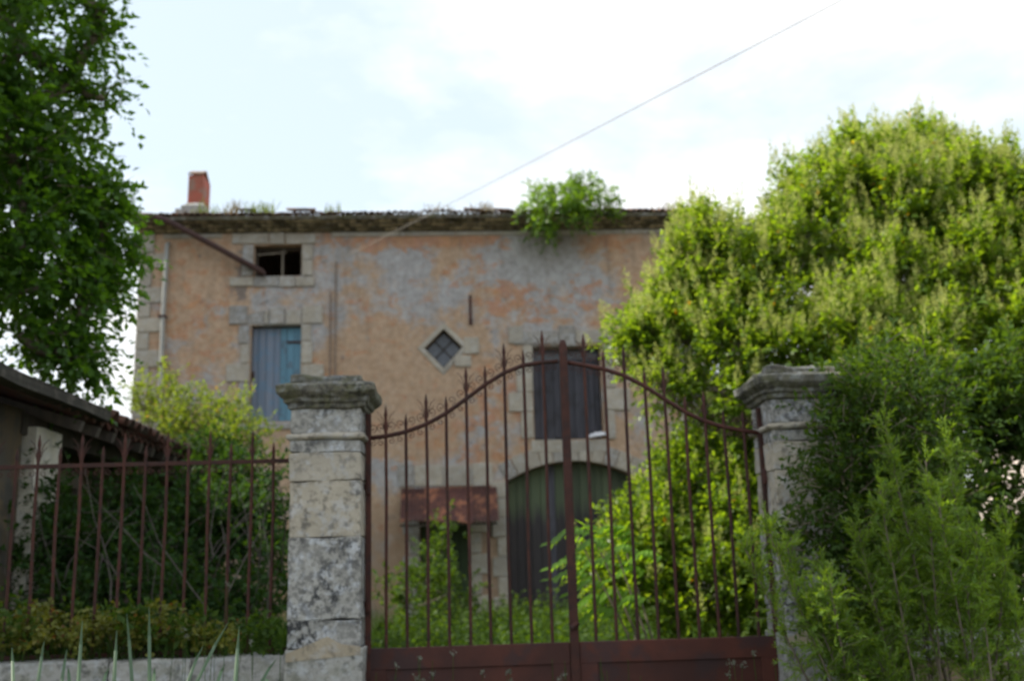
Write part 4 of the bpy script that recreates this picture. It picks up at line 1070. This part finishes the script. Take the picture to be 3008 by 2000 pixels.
frond_plant()
# roof shrub
rsb = [LB(1575, 590, 62, 20.5), LB(1640, 610, 80, 20.4), LB(1715, 580, 72, 20.5), LB(1755, 610, 55, 20.5), LB(1650, 640, 50, 20.35), LB(1725, 550, 45, 20.5), LB(1600, 635, 55, 20.4), LB(1700, 640, 50, 20.35)]
q_ = HF.world(*(lambda q: (q[0], -.35, q[1] + .05))(P(1660, 632, -.35)))
shrub('roof_shrub', 'leafy green shrub sprouting from the tiled eaves above the facade', 'shrub', rsb, tuple(q_), 'leaf_fig', per=130, shoots=8, slen=.34, k=8, ll=.13, lw=.045,
      upb=.15, outw=.8, spread=.45, droop=.35, flat=.9, inner=.3, limb_r=.02, seed=91, jitter=.08)
# shrubs behind the left railing
ly = [LB(420, 1200, 55, 14.5), LB(520, 1210, 65, 14.5), LB(620, 1230, 65, 14.3), LB(700, 1240, 60, 14.2), LB(560, 1290, 90, 14), LB(450, 1270, 60, 14.3), LB(680, 1330, 90, 13.6), LB(760, 1300, 50, 13.8), LB(400, 1170, 30, 14.5), LB(470, 1150, 25, 14.4)]
shrub('yellow_green_shrub', 'sunlit yellow-green shrub between the shed roof and the blue door', 'shrub', ly, (-4.0, 14.2, .1), 'leaf_lime', per=420, shoots=7, slen=.30, k=12, ll=.06, lw=.028,
      upb=.7, outw=.5, spread=.4, droop=.08, flat=.9, inner=.35, limb_r=.03, seed=101)
lt = [LB(750, 1420, 95, 11.5), LB(700, 1560, 130, 11), LB(790, 1650, 90, 10.5), LB(600, 1500, 110, 11.3), LB(560, 1660, 120, 10.8), LB(430, 1560, 120, 11.0), LB(300, 1650, 130, 10.2), LB(150, 1560, 120, 9.7), LB(60, 1480, 90, 9.5), LB(40, 1650, 130, 9.4), LB(420, 1720, 120, 10), LB(200, 1750, 120, 9.4), LB(680, 1740, 110, 10), LB(760, 1540, 110, 11.2), LB(640, 1400, 110, 12), LB(500, 1600, 130, 11.5), LB(350, 1500, 100, 11), LB(250, 1580, 110, 10.4), LB(100, 1620, 110, 9.6), LB(700, 1820, 110, 9.6), LB(500, 1800, 120, 9.7), LB(780, 1760, 90, 9.8)]
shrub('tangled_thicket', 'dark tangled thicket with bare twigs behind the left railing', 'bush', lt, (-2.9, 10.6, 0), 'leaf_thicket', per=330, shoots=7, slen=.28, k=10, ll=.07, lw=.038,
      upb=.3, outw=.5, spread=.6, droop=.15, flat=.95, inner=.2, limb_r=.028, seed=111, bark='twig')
def bare_twigs():
    rng = np.random.default_rng(121); mb = MB()
    for i in range(38):
        x0 = rng.uniform(150, 800); p0 = at(x0 + 30, rng.uniform(1600, 1900), rng.uniform(8.9, 10.6)); L = .5 + rng.random() * 1.1
        d = unit(np.array([rng.normal() * .5, rng.normal() * .3, .8])); p1 = p0 + d * L
        if p1[2] > 2.9: continue
        limb(mb, p0, p1, .008, .002, 4, .12, rng, 6)
    o = mb.build('bare_twigs', M['twig'], bpy.data.objects['tangled_thicket'])
    o['kind'] = 'stuff'
bare_twigs()
# olive succulents sprawling over the coping
def sedum():
    rng = np.random.default_rng(131)
    def mat_(n, x0, x1, lift, mt, ll, lw, nm, lb, k=9, sl=.06, seedo=0):
        C = []
        while len(C) < n:
            px_ = rng.uniform(x0, x1); top = 1815 + 70 * noise.noise(Vector((px_ / 70, seedo, 0))) + (40 if px_ > 480 else 0) - lift
            C.append(at(px_, rng.uniform(min(top, 1880), 1890), rng.uniform(7.45, 8.15)))
        C = np.array(C); D = rdirs(len(C), rng); D[:, 2] = np.abs(D[:, 2])
        B, V, L = shoots_from(C, D, 6, sl, .5, rng, .5, .8, .05)
        stuff(quads_mesh(nm, leaves_on(B, V, L, k, ll, lw, rng, .9, 0, 0), M[mt]), lb, 'ground cover')
    mat_(150, -60, 700, -12, 'leaf_sedum', .036, .030, 'succulent_mat', 'olive yellow succulent mat sprawling over the left coping stones')
    mat_(34, -60, 780, 10, 'leaf_dark', .06, .035, 'ivy_patch', 'dark green ivy leaves growing through the succulents below the left railing', 7, .14, 5)
    C = np.array([at(rng.uniform(-40, 850), 1880, rng.uniform(7.6, 8.3)) for _ in range(1100)]); C[:, 2] = 1.0
    blades('coping_grass', C, .08, .36, .009, 'grass', rng, .5, 'thin green grass sprouting along the top of the left low wall')
# yard grass and weeds
def blades(name, pts, hmin, hmax, width, mat, rng, lean=.35, label='', cat='grass'):
    n = len(pts); h = hmin + (hmax - hmin) * rng.random(n); a_ = rng.random(n) * 2 * math.pi
    S_ = np.stack([np.cos(a_), np.sin(a_), 0 * a_], 1) * width * (.6 + .8 * rng.random(n))[:, None] * .5
    le = rng.normal(size=(n, 3)) * lean; le[:, 2] = 0
    m_ = pts + np.array([0, 0, 1]) * (h * .55)[:, None] + le * (h * .3)[:, None]; t_ = pts + np.array([0, 0, 1]) * h[:, None] * .95 + le * h[:, None]
    q1 = np.stack([pts - S_, pts + S_, m_ + S_ * .9, m_ - S_ * .9], 1); q2 = np.stack([m_ - S_ * .9, m_ + S_ * .9, t_ + S_ * .08, t_ - S_ * .08], 1)
    o = quads_mesh(name, np.concatenate([q1, q2]), M[mat]); stuff(o, label, cat); return o
def scatter(n, x0, x1, y0, y1, rng):
    x = rng.uniform(x0, x1, n); y = rng.uniform(y0, y1, n)
    ok = ~((np.abs(y - 7.9 - .05 * x) < .3))
    x = x[ok]; y = y[ok]; return np.stack([x, y, np.array([gz(a, b) for a, b in zip(x, y)]) - .01], 1)
sedum()
rg = np.random.default_rng(141)
blades('yard_grass', scatter(26000, -6.5, 7, 8.4, 20.6, rg), .25, .75, .012, 'grass', rg, label='long unmown grass filling the yard between gate and house')
blades('verge_grass', scatter(9000, -6, 6, 4.2, 7.5, rg), .12, .45, .010, 'grass', rg, label='rough grass on the verge before the wall and gate')
def weeds():
    rng = np.random.default_rng(151)
    n = 420; x = rng.uniform(-1.9, 2.6, n); y = rng.uniform(8.7, 19.5, n)
    C = np.stack([x, y, np.array([gz(a, b) for a, b in zip(x, y)]) + .12], 1)
    B, V, L = shoots_from(C, np.tile([0, 0, 1.], (n, 1)), 6, .50, .35, rng, .6, .3, .12)
    q = leaves_on(B, V, L, 12, .07, .04, rng, 1.0, .1, .05)
    o = quads_mesh('yard_weeds', q, M['leaf_dark']); stuff(o, 'leafy weeds mixed into the yard grass behind the gate', 'weeds')
weeds()
by_door = [LB(1270, 1640, 55, 18), LB(1240, 1730, 70, 17.5), LB(1320, 1740, 80, 17), LB(1190, 1780, 70, 15.5), LB(1290, 1580, 28, 18.5)]
shrub('young_bush', 'young leafy bush growing up in front of the small green door', 'bush', by_door, (-1.5, 17.4, .3), 'leaf_dark', per=160, shoots=7, slen=.32, k=10, ll=.085, lw=.05,
      upb=.6, outw=.5, spread=.45, droop=.15, flat=1, inner=.3, limb_r=.015, seed=161)
# tall blue-green blades near the camera
bt = thing('tall_grass_clump', 'tall pale blue-green grass blades rising in front of the left low wall', 'grass', WF, -2.2, 5.8, 0)
for (bx, tx, ty) in ((110, 130, 1880), (180, 197, 1905), (205, 200, 1960), (335, 343, 1850), (440, 438, 1780), (450, 455, 1960), (570, 672, 1825), (545, 597, 1895), (690, 703, 1840), (635, 660, 1950), (760, 812, 1935), (800, 770, 1990), (40, 35, 1900), (300, 320, 1960), (230, 242, 1820), (390, 372, 1800)):
    Y = 5.5 + rs.random() * .8; t = at(tx, ty, Y); b0 = at(bx, 2000, Y); d = (t - b0); foot = b0 - d / max(d[2], .05) * b0[2] * .35; foot[2] = 0
    pts = [foot, b0 * .98, b0 * .4 + t * .6, t]; wd = .011
    vs = []; fs = []
    for i, p in enumerate(pts):
        k_ = (1, 1, .8, .12)[i]; vs += [(p[0] - wd * k_, p[1], p[2]), (p[0], p[1] - .004 * k_, p[2]), (p[0] + wd * k_, p[1], p[2]), (p[0], p[1] + .002, p[2])]
    for i in range(3):
        for k in range(4): fs.append((i * 4 + k, i * 4 + (k + 1) % 4, (i + 1) * 4 + (k + 1) % 4, (i + 1) * 4 + k))
    MB().add(vs, fs).build('blade', M['blade'], bt)
# small grey flowers before the gate
def verge_flowers():
    rng = np.random.default_rng(171); Q1 = []; mb = MB()
    for i in range(46):
        px_ = rng.uniform(1100, 2300) if i < 34 else rng.uniform(400, 860); py_ = rng.uniform(1915, 2010) if i < 34 else rng.uniform(1700, 1960)
        t = at(px_, py_, rng.uniform(6.6, 7.3)); mb.tube([(t[0] + rng.normal() * .05, t[1], 0), (t[0] + rng.normal() * .02, t[1], t[2] * .6), tuple(t)], [.003, .0025, .002], 4)
        C = t + rng.normal(size=(14, 3)) * .010; D = rdirs(14, rng); Q1.append(leaf_quads(C, D, unit(np.cross(D, rdirs(14, rng))), np.full(14, .016), np.full(14, .012)))
    Q1 = Q1[::2]
    root = thing('verge_flowers', 'thin stems with small grey-white flower heads before the gate panels', 'wildflowers', WF, 1, 7, 0)
    mb.build('stems', M['grass'], root)['kind'] = 'stuff'; quads_mesh('flower_heads', np.concatenate(Q1) - np.array([1, 7, 0]), M['flower'], root)['kind'] = 'stuff'
verge_flowers()
# tufts on the roof edge
for (px_, n, mt, lb) in ((690, 40, 'dry', 'dry pale grass tuft on the roof edge right of the chimney'), (768, 60, 'leaf_lime', 'green and yellow weed tuft on the roof above the attic window'), (604, 22, 'leaf_lime', 'small lime green tuft on the roof edge at the chimney foot'),
                         (1283, 26, 'dry', 'thin dry tuft where the cable crosses the roof edge'), (1425, 40, 'dry', 'straw-coloured tuft on the roof just left of the roof shrub'), (965, 20, 'leaf_lime', 'low green tuft on the roof edge right of the attic window'), (1950, 30, 'dry', 'sparse dry tuft on the roof edge beside the privet')):
    rng = np.random.default_rng(px_); u, z = P(px_, 628, -.3); c = HF.world(u, -.3, z)
    pts = np.array(c) + rng.normal(size=(n, 3)) * np.array([.14, .06, .01])
    h = .08 + .22 * rng.random(n); le = rng.normal(size=(n, 3)) * .3; le[:, 2] = 1
    S_ = np.array([.012, 0, 0]); t_ = pts + le * h[:, None]
    o = quads_mesh('roof_tuft', np.stack([pts - S_, pts + S_, t_ + S_ * .3, t_ - S_ * .3], 1) - c, M[mt]); o.location = c
    o['label'] = lb; o['category'] = 'tuft'; o['group'] = 'weed tufts along the roof edge'

def far_woods():
    rng = np.random.default_rng(181); lb = []
    for i in range(70):
        a_ = R_(-75 + 150 * i / 69); d = 75 + rng.random() * 25
        lb.append((np.array([math.sin(a_) * d, math.cos(a_) * d, 1.5 + rng.random()]), 3.2 + rng.random() * 1.6))
    C, D, _ = clump_centres(lb, 2.2, rng, .9, .6)
    B, V, L = shoots_from(C, D, 6, .8, .5, rng, .3, .6, .4)
    stuff(quads_mesh('far_woods', leaves_on(B, V, L, 6, .75, .5, rng, 1.0, .1, 0), M['leaf_thicket']), 'distant belt of low woodland behind the farm', 'woods')
far_woods()
